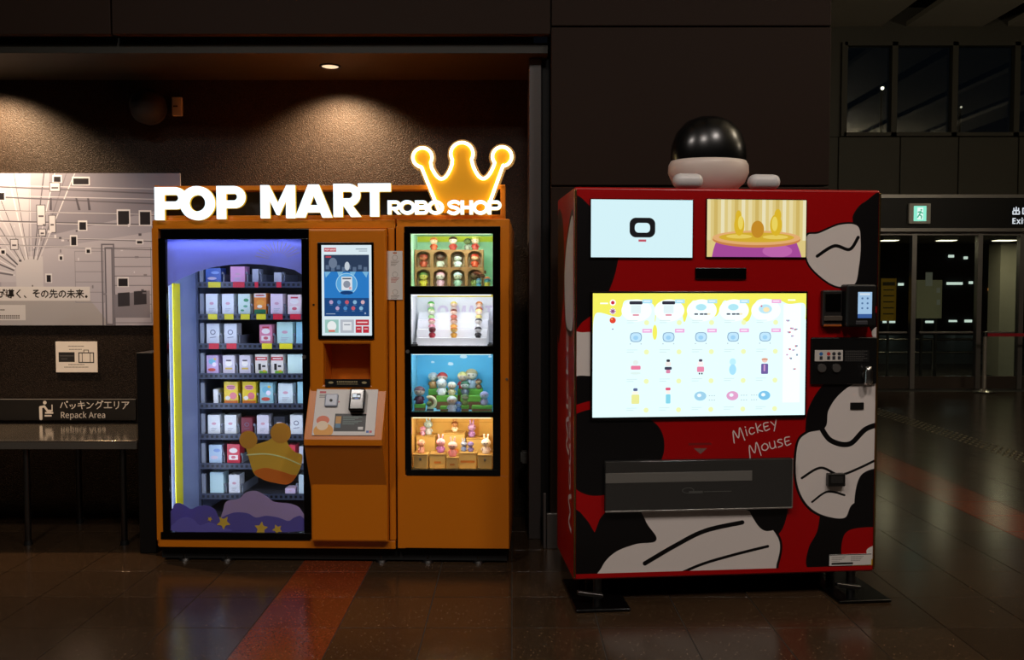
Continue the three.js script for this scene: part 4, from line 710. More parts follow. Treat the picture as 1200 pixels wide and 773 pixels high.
    for (const [px, w] of [[486, 'left'], [575, 'right']]) { const k = thing('display_clip', `small black clip in the ${w} front corner of the white window`, 'clip', toWorld(new THREE.Vector3(put(px, 404, -0.07).x, b, -0.07)).toArray(), V.rotation.y); obj('clip_base', rb(0.035, 0.012, 0.02, 0.003, 0, 0.006, 0), M.black, k); obj('clip_arm', rb(0.024, 0.006, 0.01, 0.002, 0, 0.017, 0), M.black, k); }
  }
  // 3: blue sky with green blocks
  const n3 = niche(414.5, 482.5, canvas(256, 180, (g) => { g.fillStyle = '#6cc4e4'; g.fillRect(0, 0, 256, 180); g.fillStyle = '#eef4f6'; for (const [x, y, s] of [[150, 22, 1], [108, 46, 0.8], [50, 40, 0.5], [236, 22, 0.5]]) { g.beginPath(); g.ellipse(x, y, 12 * s, 5 * s, 0, 0, 7); g.ellipse(x - 4 * s, y - 4 * s, 6 * s, 5 * s, 0, 0, 7); g.ellipse(x + 4 * s, y - 3 * s, 6 * s, 5 * s, 0, 0, 7); g.fill(); } g.fillStyle = '#4a8cb0'; g.fillRect(24, 10, 24, 7); }), 0xe6f6ff, NICHE_LIGHT * 0.8, '#8ad4ec');
  {
    const b = n3.b + 0.0035, green = mat('#6aa838', 0.7), soil = mat('#7a5030', 0.8);
    const block = (x0, x1, yt, z, d, word) => { const l = put(x0, 470, z).x, r = put(x1, 470, z).x, t = put(530, yt, z).y, p = thing('grass_block', word, 'display block', toWorld(new THREE.Vector3((l + r) / 2, b, z)).toArray(), V.rotation.y, 'green display blocks'); const h = t - b, g = Math.min(h * 0.55, 0.035); obj('soil', rb(r - l - 0.003, h - g, d - 0.003, 0.002, 0, (h - g) / 2, 0), soil, p); obj('grass_top', rb(r - l, g, d, 0.004, 0, h - g / 2, 0), green, p); return t; };
    const tA = block(503, 524, 455, -0.28, 0.09, 'tall grass topped block at the back left of the blue display window');
    const tB = block(537, 565.5, 455, -0.28, 0.09, 'tall grass topped block at the back right of the blue display window');
    const tC = block(512, 536, 463, -0.195, 0.06, 'middle grass topped block in the blue display window');
    const tC2 = block(540, 564, 463, -0.195, 0.06, 'grass topped block before the tall right one in the blue window');
    const tD = block(486, 498.5, 473, -0.13, 0.05, 'low grass block at the left edge of the blue display window');
    const tE = block(553, 577, 474.5, -0.11, 0.05, 'wide low grass block at the right edge of the blue display window');
    const tF = block(516, 526, 475.5, -0.1, 0.04, 'smallest grass block in the middle front of the blue display window');
    const tG = block(540.5, 549.5, 474.5, -0.1, 0.04, 'small grass block right of the middle front of the blue window');
    const T = (px, top, z, h, c, w) => toy(w, toWorld(new THREE.Vector3(put(px, 460, z).x, top + 0.0005, z)).toArray(), h, c, false, 0, 'toys in the blue display window');
    T(507.5, tA, -0.295, 0.088, ['#c88a50', '#f0e4d4', '#d8d4cc'], 'toy with a pale hood on the tall left grass block'); T(518.5, tA, -0.262, 0.092, ['#b8bcc8', skin, '#c83c34'], 'red haired toy on the tall left grass block');
    T(542.5, tB, -0.275, 0.095, ['#c03830', skin, '#e8d080'], 'blond toy in red on the tall right grass block'); T(552.5, tB, -0.285, 0.11, ['#a8b0bc', '#f0d8c0', '#c8a878'], 'tallest grey toy on the tall right grass block'); T(561, tB, -0.265, 0.055, ['#8a5a34', '#c89868', '#6a4024'], 'small brown toy at the right end of the tall right grass block');
    T(517.5, tC, -0.195, 0.09, ['#e4e0dc', '#f2e4d8', '#d8d4d0'], 'white toy standing on the middle grass block'); T(529.5, tC, -0.195, 0.075, ['#c8b888', skin, '#e8e0c8'], 'cream haired toy standing on the middle grass block'); T(545, tC2, -0.195, 0.08, ['#58606a', '#e8e4dc', '#3c6a48'], 'dark green haired toy before the tall right grass block');
    T(491.5, tD, -0.13, 0.095, ['#5a3040', skin, '#6a3c40'], 'dark haired toy on the low left grass block'); T(529.5, b, -0.075, 0.085, ['#c8d4e4', skin, '#e0dcd4'], 'pale toy standing in front of all blocks in the blue window'); T(545, tG, -0.1, 0.06, ['#7a8a4a', '#b8b088', '#5a6a30'], 'olive toy on the small front grass block'); T(567.5, tE, -0.11, 0.075, ['#b0a8c8', '#d8d0e0', '#a8a0c4'], 'lilac toy on the wide low right grass block');
    T(537, b, -0.08, 0.055, ['#4a78b8', '#a8c0dc', '#3c64a0'], 'small blue toy on the floor of the blue window');
    const mp = toWorld(new THREE.Vector3(put(504, 470, -0.1).x, b, -0.1)), mo = thing('moon_ornament', 'pale yellow crescent moon with a small sitter in the blue display window', 'ornament', mp.toArray(), V.rotation.y);
    obj('moon', new THREE.TorusGeometry(0.03, 0.01, 10, 24, 4.2).rotateZ(-2.1).translate(0, 0.05, 0), mat('#e8e0b0', 0.5), mo); obj('foot', rb(0.04, 0.012, 0.03, 0.003, 0, 0.006, 0), mat('#3c4048', 0.5), mo); obj('sitter', new THREE.SphereGeometry(0.016, 14, 10).translate(-0.004, 0.043, 0.008), mat('#6a7a40', 0.6), mo);
  }
  // 4: tan crates with rabbit-eared toys
  const n4 = niche(489, 550.5, canvas(64, 64, (g) => { g.fillStyle = '#d8b060'; g.fillRect(0, 0, 64, 64); g.fillStyle = '#c88a38'; g.fillRect(43, 0, 7, 64); g.fillStyle = '#c09848'; for (const y of [8, 15]) g.fillRect(0, y, 64, 1); }), 0xffeec4, NICHE_LIGHT * 1.1, '#dcb870');
  {
    const b = n4.b + 0.0035, wood = mat(lin(0.62, 0.42, 0.14), 0.6), edge = mat(lin(0.5, 0.32, 0.1), 0.6), mark = mat('#c87828', 0.6);
    const crate = (x0, x1, yt, z, d, word, kind) => {
      const l = put(x0, 520, z).x, r = put(x1, 520, z).x, t = put(530, yt, z).y, w = r - l, h = t - b, p = thing('wooden_crate', word, 'crate', toWorld(new THREE.Vector3((l + r) / 2, b, z)).toArray(), V.rotation.y, 'pale wooden crates in the tan window');
      obj('crate_body', rb(w, h - 0.008, d, 0.003, 0, (h - 0.008) / 2, 0), wood, p); obj('lid', rb(w + 0.004, 0.008, d + 0.004, 0.002, 0, h - 0.004, 0), edge, p);
      if (kind === 1) obj('printed_mark', bx(w * 0.42, h * 0.14, 0.001, 0, h * 0.42, d / 2 + 0.0008).rotateZ(0), mark, p);
      if (kind === 2) obj('printed_mark', bx(w * 0.8, h * 0.13, 0.001, 0, h * 0.45, d / 2 + 0.0008), mark, p);
      if (kind === 3) { obj('latch', rb(w * 0.14, h * 0.16, 0.006, 0.001, 0, h * 0.7, d / 2 + 0.003), M.brushed, p); obj('corner', rb(w * 0.1, h * 0.12, 0.004, 0.001, -w * 0.42, h * 0.1, d / 2 + 0.002), M.brushed, p); }
      return t;
    };
    const a = crate(489, 511, 509, -0.27, 0.1, 'pale wooden crate at the back left of the tan window', 0), c = crate(521, 545.5, 505.5, -0.28, 0.1, 'tallest pale wooden crate at the back centre of the tan window', 1), e = crate(547.5, 573, 511.5, -0.27, 0.1, 'pale wooden crate at the back right of the tan window', 0);
    const f1 = crate(485.5, 502, 530.5, -0.11, 0.09, 'front crate with a metal latch at the left of the tan window', 3), f2 = crate(504.5, 523, 530, -0.14, 0.09, 'front crate with a slanting mark, second from left in the tan window', 1), f3 = crate(524, 537, 534.5, -0.09, 0.06, 'smallest front crate in the middle of the tan window', 1), f4 = crate(538.5, 559, 528.5, -0.14, 0.09, 'front crate with a printed band, second from right in the tan window', 2), f5 = crate(560.5, 577, 531, -0.11, 0.09, 'front crate with a metal latch at the right of the tan window', 3);
    const T = (px, top, z, h, cc, w, ears = true, turn = 0) => toy(w, toWorld(new THREE.Vector3(put(px, 520, z).x, top + 0.0005, z)).toArray(), h, cc, ears, turn, 'toys on the pale wooden crates');
    T(502, a, -0.27, 0.1, ['#b8c4d8', '#a8c4d4', null], 'blue grey long eared toy on the back left crate'); T(495.5, a, -0.235, 0.05, ['#c898d0', '#d8a8d8', '#c088c8'], 'small purple toy at the left end of the back left crate', false);
    T(533, c, -0.28, 0.072, ['#f0e4d4', '#c89060', '#7a4420'], 'brown hooded toy on the tallest back crate'); T(553, e, -0.265, 0.095, ['#9a70c0', '#b490d0', null], 'purple long eared toy on the back right crate', true, -0.5); 
    T(493.5, f1, -0.11, 0.075, ['#e8a898', '#f0b8a8', null], 'salmon pink toy on the front left crate with the latch', false, 0.8); T(516.5, f2, -0.14, 0.1, ['#b070b8', '#f0b0c8', null], 'pink rabbit eared toy with a purple body on the second front crate'); T(530.5, f3, -0.09, 0.105, ['#e89098', '#f4c4c4', null], 'pale pink rabbit eared toy on the smallest front crate');
    T(543.5, f4, -0.145, 0.07, ['#7088c0', '#a8b4d8', null], 'blue eared toy on the crate with the printed band', true, -0.3); T(551.5, f4, -0.13, 0.055, ['#8478c0', '#a090cc', '#7868b8'], 'small violet toy at the right end of the crate with the printed band', false); T(569.5, f5, -0.11, 0.105, ['#f0dcd8', '#f6f0ee', null], 'white rabbit eared toy on the front right crate');
  }
}

// ---------------------------------------------------------------- red vending machine
const Q = thing('vending_machine', 'red touch screen vending machine with black and white wave graphics on the right', 'vending machine', [at(852, 600, 4.225).x, 0, -4.225], THREE.MathUtils.degToRad(5.2));
const m2 = onFront(Q), R2 = rectOf(m2), DQ = 0.56;
const qr = (x0, y0, x1, y1, z0, z1, r = 0.004) => { const q = R2(x0, y0, x1, y1, z1); return rb(q.w, q.h, z1 - z0, r, q.x, q.y, (z0 + z1) / 2); };
// handwriting strokes on a grid of 10
const HAND = { M: '0,10 1.5,1 4.2,7 7,0 8.5,10', I: '2,3.5 2,10;2,0.6 2.3,1', C: '6,4 3,3 0.8,5.5 1,8.6 3,10 6,9', K: '1,0 1,10;6,2.6 1.4,6.4 6.4,10', E: '6,2.4 1,2.6 1,10 6,9.6;1,6.2 5,6', Y: '0.5,2.5 3.4,7;7,1.6 2,13', O: '4,3 1,5 1,8.5 4,10 7,8 6.6,4.6 4,3', U: '1,3 1,8 3,10 6,8.6 6.4,3;6.4,8 7,10', S: '6,3 3,2.6 1.4,4.6 5.4,7 5,9.4 1,10' };
function hand(g, word, x, y, s, ang, color, weight) {
  g.save(); g.translate(x, y); g.rotate(ang); g.strokeStyle = color; g.lineWidth = weight; g.lineCap = g.lineJoin = 'round';
  let adv = 0; [...word].forEach((c) => { const dx = adv, m = c === 'M' ? 1.4 : 1; adv += { M: 13.6, I: 4.6 }[c] ?? 8.4; for (const st of HAND[c].split(';')) { spline(g, st.split(' ').map((p) => p.split(',').map((v, k) => (Number(v) * m + (k ? 0 : dx)) * s)), false); g.stroke(); } });
  g.restore();
}
{
  const w = 1.552, b = m2(852, 675).y, t = m2(852, 220.5).y, h = t - b, x0 = -w / 2;
  const RED = '#a10205', BLK = '#0d0b0c', WHT = '#dcd2cc';
  const CW = 1552, CH = Math.round(h * 1000);
  const tex = canvas(CW, CH, (g) => {
    const c = (p) => { const v = m2(p[0], p[1], 0.004); return [(v.x - x0) * 1000, (t - v.y) * 1000]; };
    g.fillStyle = RED; g.fillRect(0, 0, CW, CH);
    const blob = (col, pts, line) => { spline(g, pts.map(c)); g.fillStyle = col; g.fill(); if (line) { g.strokeStyle = BLK; g.lineWidth = line; g.stroke(); } };
    const poly = (col, pts) => { g.fillStyle = col; g.beginPath(); pts.forEach((p, i) => g[i ? 'lineTo' : 'moveTo'](...c(p))); g.fill(); };
    // left: black waves and a pale block
    blob(BLK, [[660, 236], [674, 228], [690, 240], [706, 262], [724, 288], [723, 312], [714, 340], [700, 362], [684, 376], [660, 388]]);
    blob(BLK, [[660, 410], [676, 400], [720, 420], [730, 455], [690, 470], [660, 470]]);
    blob(WHT, [[658, 386], [680, 389], [700, 391], [704, 415], [700, 438], [680, 440], [658, 440]]);
    blob(BLK, [[664, 500], [690, 480], [740, 482], [772, 500], [778, 530], [760, 560], [730, 575], [690, 580], [668, 560]]);
    poly(BLK, [[664, 590], [680, 600], [690, 612], [697, 624], [703, 608], [716, 592], [760, 586], [800, 600], [800, 640], [740, 690], [664, 690]]);
    blob(BLK, [[920, 588], [880, 590], [882, 616], [900, 632], [918, 618]]);
    // broad pale wave along the bottom with two black bands
    blob(WHT, [[699, 690], [704, 664], [720, 646], [745, 636], [768, 632], [756, 612], [752, 590], [800, 584], [850, 588], [880, 598], [900, 612], [915, 634], [912, 660], [898, 690], [800, 700]], 12);
    const band = (pts, w) => { g.strokeStyle = BLK; g.lineWidth = w; g.lineCap = 'round'; spline(g, pts.map(c), false); g.stroke(); };
    band([[756, 660], [790, 640], [826, 622], [870, 612]], 22); band([[780, 680], [820, 662], [860, 650], [900, 640]], 14);
    blob(BLK, [[880, 592], [914, 584], [921, 596], [914, 616], [898, 622], [886, 612]]);
    // upper right: pale wave on black
    blob(BLK, [[1040, 232], [1014, 236], [1000, 252], [1000, 268], [986, 266], [962, 288], [955, 310], [972, 330], [1000, 340], [1014, 352], [1040, 350]]);
    blob(WHT, [[945, 276], [960, 272], [985, 262], [1006, 264], [1010, 284], [1008, 312], [1002, 334], [980, 336], [958, 322], [945, 304]], 9);
    band([[958, 300], [978, 288], [996, 292], [1006, 278]], 16);
    blob(BLK, [[1018, 372], [1040, 366], [1040, 396], [1024, 392]]); blob(WHT, [[1022, 388], [1040, 378], [1040, 396], [1030, 404]]);
    // lower right: large pale wave with black bands
    blob(BLK, [[944, 504], [948, 478], [964, 452], [988, 438], [1016, 432], [1044, 440], [1044, 640], [990, 636], [960, 580], [944, 540]]);
    blob(BLK, [[966, 590], [958, 622], [948, 642], [946, 664], [966, 672], [1000, 672], [1010, 640], [990, 600]]);
    blob(RED, [[990, 626], [1012, 618], [1044, 622], [1044, 652], [1010, 652], [988, 656]]);
    blob(WHT, [[934, 520], [946, 506], [966, 500], [970, 480], [984, 460], [1008, 446], [1044, 450], [1044, 560], [1020, 582], [1000, 592], [990, 608], [962, 604], [942, 588], [932, 560]], 12);
    band([[962, 500], [974, 516], [996, 520], [1016, 502], [1044, 494]], 26); band([[940, 560], [962, 548], [984, 556], [1008, 548], [1044, 530]], 12); band([[952, 588], [970, 576], [990, 580]], 10);
    blob(BLK, [[1010, 556], [1044, 552], [1044, 598], [1018, 604], [1002, 596]]);
    blob('#c8a01c', [[994, 668], [1004, 660], [1022, 655], [1030, 660], [1020, 668]]);
    blob(WHT, [[1016, 644], [1032, 638], [1040, 652], [1022, 655]]);
    g.fillStyle = RED; g.fillRect(0, CH - 34, CW, 34);
    // signature
    const s0 = c([857, 504]), s1 = c([876, 521]);
    hand(g, 'MICKEY', s0[0], s0[1], 4.7, -0.25, WHT, 6); hand(g, 'MOUSE', s1[0], s1[1], 4.9, -0.22, WHT, 6);
    // arrow above the flap
    const a = c([807, 519]), a2 = c([834, 522]); g.fillStyle = '#7c1a1a'; g.fillRect(a[0], a[1], a2[0] - a[0], 12);
    poly('#7c5a54', [[813, 525], [829, 525], [821, 532]]);
  });
  const side = canvas(560, 900, (g) => {
    g.fillStyle = RED; g.fillRect(0, 0, 560, 900);
    spline(g, [[560, 60], [380, 90], [260, 180], [300, 300], [420, 330], [560, 300]]); g.fillStyle = WHT; g.fill(); g.strokeStyle = BLK; g.lineWidth = 14; g.stroke();
    spline(g, [[0, 40], [200, 60], [240, 200], [120, 330], [0, 340]]); g.fillStyle = BLK; g.fill();
    hand(g, 'MICKEY', 330, 620, 7, -Math.PI / 2, WHT, 12); hand(g, 'MOUSE', 420, 800, 7, -Math.PI / 2, WHT, 12);
  });
  obj('machine_body', rb(w, h, DQ, 0.014, 0, b + h / 2, -DQ / 2 - 0.004), M.red, Q);
  obj('front_graphic', new THREE.PlaneGeometry(w - 0.026, h - 0.024).translate(0, b + h / 2, 0.0012), mat(0xffffff, 0.3, 0, { map: (() => { tex.repeat.set((w - 0.026) / w, (h - 0.024) / h); tex.offset.set(0.013 / w, 0.012 / h); return tex; })() }), Q);
  obj('side_graphic', new THREE.PlaneGeometry(DQ - 0.04, h - 0.04).rotateY(-Math.PI / 2).translate(-w / 2 - 0.0012, b + h / 2, -DQ / 2 - 0.004), mat(0xffffff, 0.3, 0, { map: side }), Q);
  obj('corner_trim', [rb(0.01, h - 0.03, 0.01, 0.003, -w / 2 + 0.006, b + h / 2, 0.0), rb(0.01, h - 0.03, 0.01, 0.003, w / 2 - 0.006, b + h / 2, 0.0)], mat(lin(0.5, 0.32, 0.12), 0.25, 1), Q);
  // feet: floor plates with posts
  for (const [px, py] of [[704, 706], [1006, 697]]) {
    const x = px < 800 ? -w / 2 + 0.13 : w / 2 - 0.1, p = obj('floor_plate', rb(0.27, 0.014, 0.46, 0.008, x, 0.009, -0.12), M.glossBlack, Q);
    for (const z of [-0.05, -0.28]) obj('foot_post', cyl(0.022, 0.022, b - 0.01, 16).translate(x, b / 2 + 0.004, z), M.darkSteel, p);
    obj('levelling_arm', rb(0.13, 0.02, 0.03, 0.006, 0, 0, 0).rotateZ(-0.16).translate(x - 0.05, b * 0.5, 0.02), M.darkSteel, p);
  }
  obj('under_shield', bx(w - 0.2, b - 0.03, 0.02, 0, b / 2 + 0.015, -0.4), M.matteBlack, Q);
  // screens
  const icon = (g, x, y, k) => {
    const el = (dx, dy, rx, ry, c) => { g.fillStyle = c; g.beginPath(); g.ellipse(x + dx, y + dy, rx, ry, 0, 0, 7); g.fill(); };
    const rr = (dx, dy, w2, h2, c) => { g.fillStyle = c; g.beginPath(); g.roundRect(x + dx, y + dy, w2, h2, 6); g.fill(); };
    if (k === 0) { rr(-36, -40, 72, 18, '#2c2c3a'); rr(-28, -18, 56, 46, '#d8e8ea'); rr(-18, 32, 36, 10, '#d890a0'); }
    if (k === 1) { el(0, -6, 30, 18, '#a8dce8'); for (const dx of [-38, -8, 16]) rr(dx, 28, 22, 9, '#4a5060'); el(44, 32, 10, 6, '#e8dcc0'); }
    if (k === 2) { el(0, 4, 38, 26, '#b4dcea'); el(6, 8, 18, 14, '#f0dcb0'); el(-22, -12, 5, 5, '#c85a78'); }
    if (k === 3) { rr(-30, -28, 62, 50, '#b8dcf0'); g.strokeStyle = '#7c98b4'; g.lineWidth = 4; g.beginPath(); g.roundRect(-30 + x, -28 + y, 62, 50, 22); g.stroke(); el(0, 0, 14, 12, '#98c8e8'); for (const dx of [-30, 30]) el(dx, 34, 4, 4, '#b8c4cc'); }
    if (k === 4) { el(0, -26, 16, 14, '#d8e4e0'); rr(-26, -8, 54, 22, '#e07898'); el(0, 34, 30, 8, '#d4e8e4'); }
    if (k === 5) { rr(-10, -42, 20, 14, '#30303c'); rr(-16, -28, 32, 24, '#e6e0dc'); rr(-20, 0, 40, 16, '#3c3c50'); rr(-12, 16, 24, 20, '#d080a0'); }
    if (k === 6) { rr(-10, -42, 20, 14, '#4c4258'); rr(-16, -28, 32, 24, '#f2e4e4'); rr(-20, 0, 40, 30, '#e084a4'); rr(-10, 34, 8, 10, '#3c3c48'); rr(4, 34, 8, 10, '#3c3c48'); }
    if (k === 7) { el(0, -26, 18, 20, '#b4e4f4'); el(0, 18, 20, 30, '#a0d8f0'); }
    if (k === 8) { el(0, -34, 16, 14, '#e8c4b8'); rr(-18, -44, 36, 10, '#d09880'); rr(-20, -14, 40, 58, '#6a5a98'); rr(-6, -10, 10, 40, '#c090c0'); }
    if (k === 9) { rr(-12, -44, 24, 16, '#56608a'); rr(-18, -26, 36, 16, '#eeeadc'); rr(-22, -8, 44, 52, '#e0e090'); }
    if (k === 10) { rr(-14, -46, 28, 16, '#d85878'); rr(-12, -28, 24, 18, '#f4e4dc'); rr(-12, -8, 26, 52, '#80cce0'); }
    if (k === 11 || k === 12 || k === 13) { const c = ['#98c8e0', '#d89cc4', '#78bce0'][k - 11]; el(0, 4, 34, 26, c); el(-6, 0, 12, 10, '#e4f0f8'); g.fillStyle = '#a8b4bc'; for (let i = 0; i < 6; i++) g.fillRect(x + (k === 13 ? -76 : 48) + (i % 3) * 14, y + (i > 2 ? 26 : 0), 8, 4); }
  };
  const bezel = obj('main_screen_bezel', qr(692, 341, 946, 491, 0.0, 0.014), M.glossBlack, Q);
  const ms = R2(694.5, 343.5, 944, 487.5, 0.015);
  obj('main_touch_screen', new THREE.PlaneGeometry(ms.w, ms.h).translate(ms.x, ms.y, 0.0148), glow(0xffffff, 1.15, canvas(1200, 692, (g) => {
    g.fillStyle = '#dcf6f8'; g.fillRect(0, 0, 1200, 692);
    g.fillStyle = '#e8e45c'; g.fillRect(0, 0, 1200, 30); spline(g, [[0, 0], [0, 220], [20, 110], [150, 130], [180, 40], [330, 60], [345, 160], [370, 50], [480, 70], [510, 160], [560, 40], [680, 130], [740, 40], [860, 160], [920, 40], [1040, 40], [1100, 60], [1190, 60], [1195, 150], [1200, 0]]); g.fill();
    g.beginPath(); g.ellipse(344, 218, 13, 42, 0, 0, 7); g.fill();
    g.fillStyle = '#eefcfc'; for (let i = 0; i < 5; i++) { g.beginPath(); g.ellipse(242 + i * 182, 96, 84, 62, 0, 0, 7); g.fill(); }
    const kinds = [0, 0, 1, 1, 2, 3, 3, 3, 3, 3, 4, 5, 6, 7, 8, 9, 10, 11, 12, 13];
    kinds.forEach((k, i) => {
      const x = 238 + (i % 5) * 182, y = [84, 248, 412, 574][Math.floor(i / 5)]; icon(g, x, y, k);
      if (i < 10) { g.fillStyle = i < 4 ? '#a8d8ea' : '#e4a8d4'; g.fillRect(x + 36, y - (i < 5 ? 50 : 50), 54, 22); g.fillStyle = '#f4f4fa'; g.fillRect(x + 44, y - 42, 36, 5); }
      g.fillStyle = '#e4ecb0'; g.beginPath(); g.arc(x + 60, y + 80, 14, 0, 7); g.fill(); g.fillStyle = '#c8dcdc'; g.fillRect(x - 50, y + 66, 60, 4); g.fillRect(x - 50, y + 78, 40, 4);
    });
    // language buttons: three round flags
    g.fillStyle = '#f8f8f8'; for (const y of [52, 100, 150]) { g.beginPath(); g.arc(110, y, 17, 0, 7); g.fill(); }
    g.fillStyle = '#c02038'; g.beginPath(); g.arc(110, 52, 10, 0, 7); g.fill();
    g.strokeStyle = '#8a4a7c'; g.lineWidth = 5; g.beginPath(); g.moveTo(94, 100); g.lineTo(126, 100); g.moveTo(110, 84); g.lineTo(110, 116); g.moveTo(99, 89); g.lineTo(121, 111); g.moveTo(121, 89); g.lineTo(99, 111); g.stroke();
    g.fillStyle = '#d8402c'; g.beginPath(); g.arc(110, 150, 17, 0, 7); g.fill(); g.fillStyle = '#f0c850'; g.fillRect(102, 140, 7, 7); g.fillStyle = '#8a6aa0'; g.fillRect(106, 196, 8, 6);
    g.fillStyle = '#eefafa'; g.fillRect(1070, 60, 100, 560); const pc = ['#7a90a8', '#d05a6c', '#8aa0b8', '#c890b8'];
    for (let i = 0; i < 26; i++) { g.fillStyle = pc[i % 4]; g.fillRect(1086 + (i * 23) % 62, [150, 194, 200, 216, 238, 294, 312, 318, 344, 364, 426][i % 11], 10, 6 + (i % 3) * 2); }
    g.fillStyle = '#f4fcf0'; g.fillRect(40, 52, 44, 8); g.fillRect(1094, 34, 44, 8);
  })), bezel);
  const t1 = R2(692.5, 234, 811.5, 301.5, 0.012), t2 = R2(828.5, 234, 944.5, 301, 0.012);
  const b1 = obj('small_screen_bezel', rb(t1.w + 0.008, t1.h + 0.008, 0.012, 0.002, t1.x, t1.y, 0.006), M.glossBlack, Q), b2 = obj('small_screen_bezel', rb(t2.w + 0.008, t2.h + 0.008, 0.012, 0.002, t2.x, t2.y, 0.006), M.glossBlack, Q);
  obj('left_top_screen', new THREE.PlaneGeometry(t1.w, t1.h).translate(t1.x, t1.y, 0.0126), glow(0xffffff, 1.0, canvas(476, 270, (g) => {
    g.fillStyle = '#d4f2f8'; g.fillRect(0, 0, 476, 270); g.fillStyle = '#0e0e12'; g.beginPath(); g.roundRect(180, 84, 120, 92, 30); g.fill(); g.fillStyle = '#d4f2f8'; g.beginPath(); g.roundRect(204, 108, 72, 46, 18); g.fill(); g.fillStyle = '#c05060'; g.fillRect(222, 186, 36, 10);
  })), b1);
  obj('right_top_screen', new THREE.PlaneGeometry(t2.w, t2.h).translate(t2.x, t2.y, 0.0126), glow(0xffffff, 0.92, canvas(464, 268, (g) => {
    g.fillStyle = '#e2cc84'; g.fillRect(0, 0, 464, 268); for (let i = 0; i < 15; i++) { g.fillStyle = ['#ecdca4', '#d4b866', '#f0e6bc'][i % 3]; g.fillRect(i * 32, 0, 17, 190); }
    const el = (x, y, rx, ry, c) => { g.fillStyle = c; g.beginPath(); g.ellipse(x, y, rx, ry, 0, 0, 7); g.fill(); };
    g.fillStyle = '#a84a9c'; g.beginPath(); g.moveTo(52, 180); g.bezierCurveTo(30, 220, 28, 250, 24, 268); g.lineTo(444, 268); g.bezierCurveTo(438, 240, 424, 210, 412, 180); g.fill(); g.fillStyle = '#c266b0'; g.beginPath(); g.ellipse(330, 240, 70, 30, 0, 0, 7); g.fill();
    el(232, 186, 206, 38, '#cf8448'); el(232, 178, 206, 34, '#e8b074'); el(232, 176, 176, 23, '#d8b030'); el(150, 172, 60, 10, '#ecd060'); el(320, 174, 60, 10, '#ecd060');
    for (const [x, y, rx, ry] of [[150, 120, 24, 48], [146, 80, 14, 30], [322, 118, 28, 50], [330, 72, 16, 30]]) el(x, y, rx, ry, '#e0b828');
    for (const [x, y, rx, ry] of [[156, 108, 12, 32], [316, 112, 14, 34]]) el(x, y, rx, ry, '#f0d860');
    el(236, 138, 30, 40, '#c88c24');
  })), b2);
  obj('sensor_bar', qr(815, 313.5, 875, 327, 0, 0.012), M.glossBlack, Q);
  // pick-up flap
  const fl = R2(709.5, 539, 928.5, 597, 0.03);
  obj('flap_opening', bx(fl.w, fl.h, 0.006, fl.x, fl.y, 0.004), M.matteBlack, Q);
  const tray = obj('flap_tray', [bx(fl.w * 0.96, fl.h * 0.16, 0.006, fl.x, fl.y + fl.h * 0.2, 0.010)], mat(lin(0.42, 0.4, 0.36), 0.5), Q);
  const flap = obj('pickup_flap', rb(fl.w, fl.h, 0.01, 0.004, fl.x, fl.y, 0.026), mat(lin(0.055, 0.052, 0.048), 0.12, 0, { transmission: 0.4, thickness: 0 }), Q);
  obj('flap_band', [rb(fl.w * 0.78, fl.h * 0.2, 0.002, 0.001, fl.x - fl.w * 0.11, fl.y + fl.h * 0.17, 0.0318)], mat(lin(0.14, 0.132, 0.118), 0.35), flap);
  obj('flap_edge', [rb(fl.w, 0.008, 0.016, 0.002, fl.x, fl.b, 0.026), rb(0.006, fl.h, 0.014, 0.002, fl.r, fl.y, 0.026)], mat(lin(0.4, 0.38, 0.35), 0.3, 0.8), flap);
  obj('flap_mark', [rb(0.07, 0.012, 0.001, 0.0004, fl.x - 0.02, fl.y - 0.035, 0.032), rb(0.14, 0.004, 0.001, 0.0003, fl.x + 0.09, fl.y - 0.034, 0.032), new THREE.TorusGeometry(0.022, 0.002, 6, 20).scale(1.3, 0.6, 0.3).translate(fl.x - 0.06, fl.y - 0.026, 0.032)], mat(0x50504c, 0.4), flap);
  // card reader, pay terminal, coin panel
  const cr = R2(964, 340, 987, 382, 0.03), crd = obj('card_reader', rb(cr.w, cr.h, 0.035, 0.008, cr.x, cr.y, 0.018), mat(0x232120, 0.35), Q);
  obj('reader_window', rb(cr.w * 0.8, cr.h * 0.5, 0.004, 0.002, cr.x, cr.y + cr.h * 0.16, 0.0375), M.glossBlack, crd); obj('card_slot', rb(cr.w * 0.9, cr.h * 0.14, 0.02, 0.003, cr.x, cr.y - cr.h * 0.28, 0.036), mat(0x4c443c, 0.35), crd); obj('reader_base', rb(cr.w * 0.9, cr.h * 0.06, 0.02, 0.003, cr.x, cr.y - cr.h * 0.48, 0.03), mat(0xa05018, 0.4), crd);
  const pt = R2(992, 333, 1026.5, 383, 0.07), term = obj('pay_terminal', rb(pt.w, pt.h, 0.075, 0.012, pt.x, pt.y, 0.038), M.black, Q), ps = R2(1005.5, 342, 1022, 372.5, 0.078);
  obj('terminal_screen', new THREE.PlaneGeometry(ps.w, ps.h).translate(ps.x, ps.y, 0.0768), glow(0xffffff, 0.85, canvas(96, 180, (g) => { g.fillStyle = '#a8cdf0'; g.fillRect(0, 0, 96, 180); g.fillStyle = '#5a7ca8'; for (let i = 0; i < 6; i++) { g.beginPath(); g.arc(30 + (i % 2) * 36, 44 + Math.floor(i / 2) * 34, 7, 0, 7); g.fill(); } g.fillStyle = '#3c62a4'; g.fillRect(0, 152, 96, 28); g.fillStyle = '#dcecfa'; g.fillRect(12, 8, 70, 14); })), term);
  obj('terminal_key', rb(pt.w * 0.4, 0.02, 0.006, 0.003, pt.x, pt.y - pt.h * 0.4, 0.077), mat(0x3c3c40, 0.4), term);
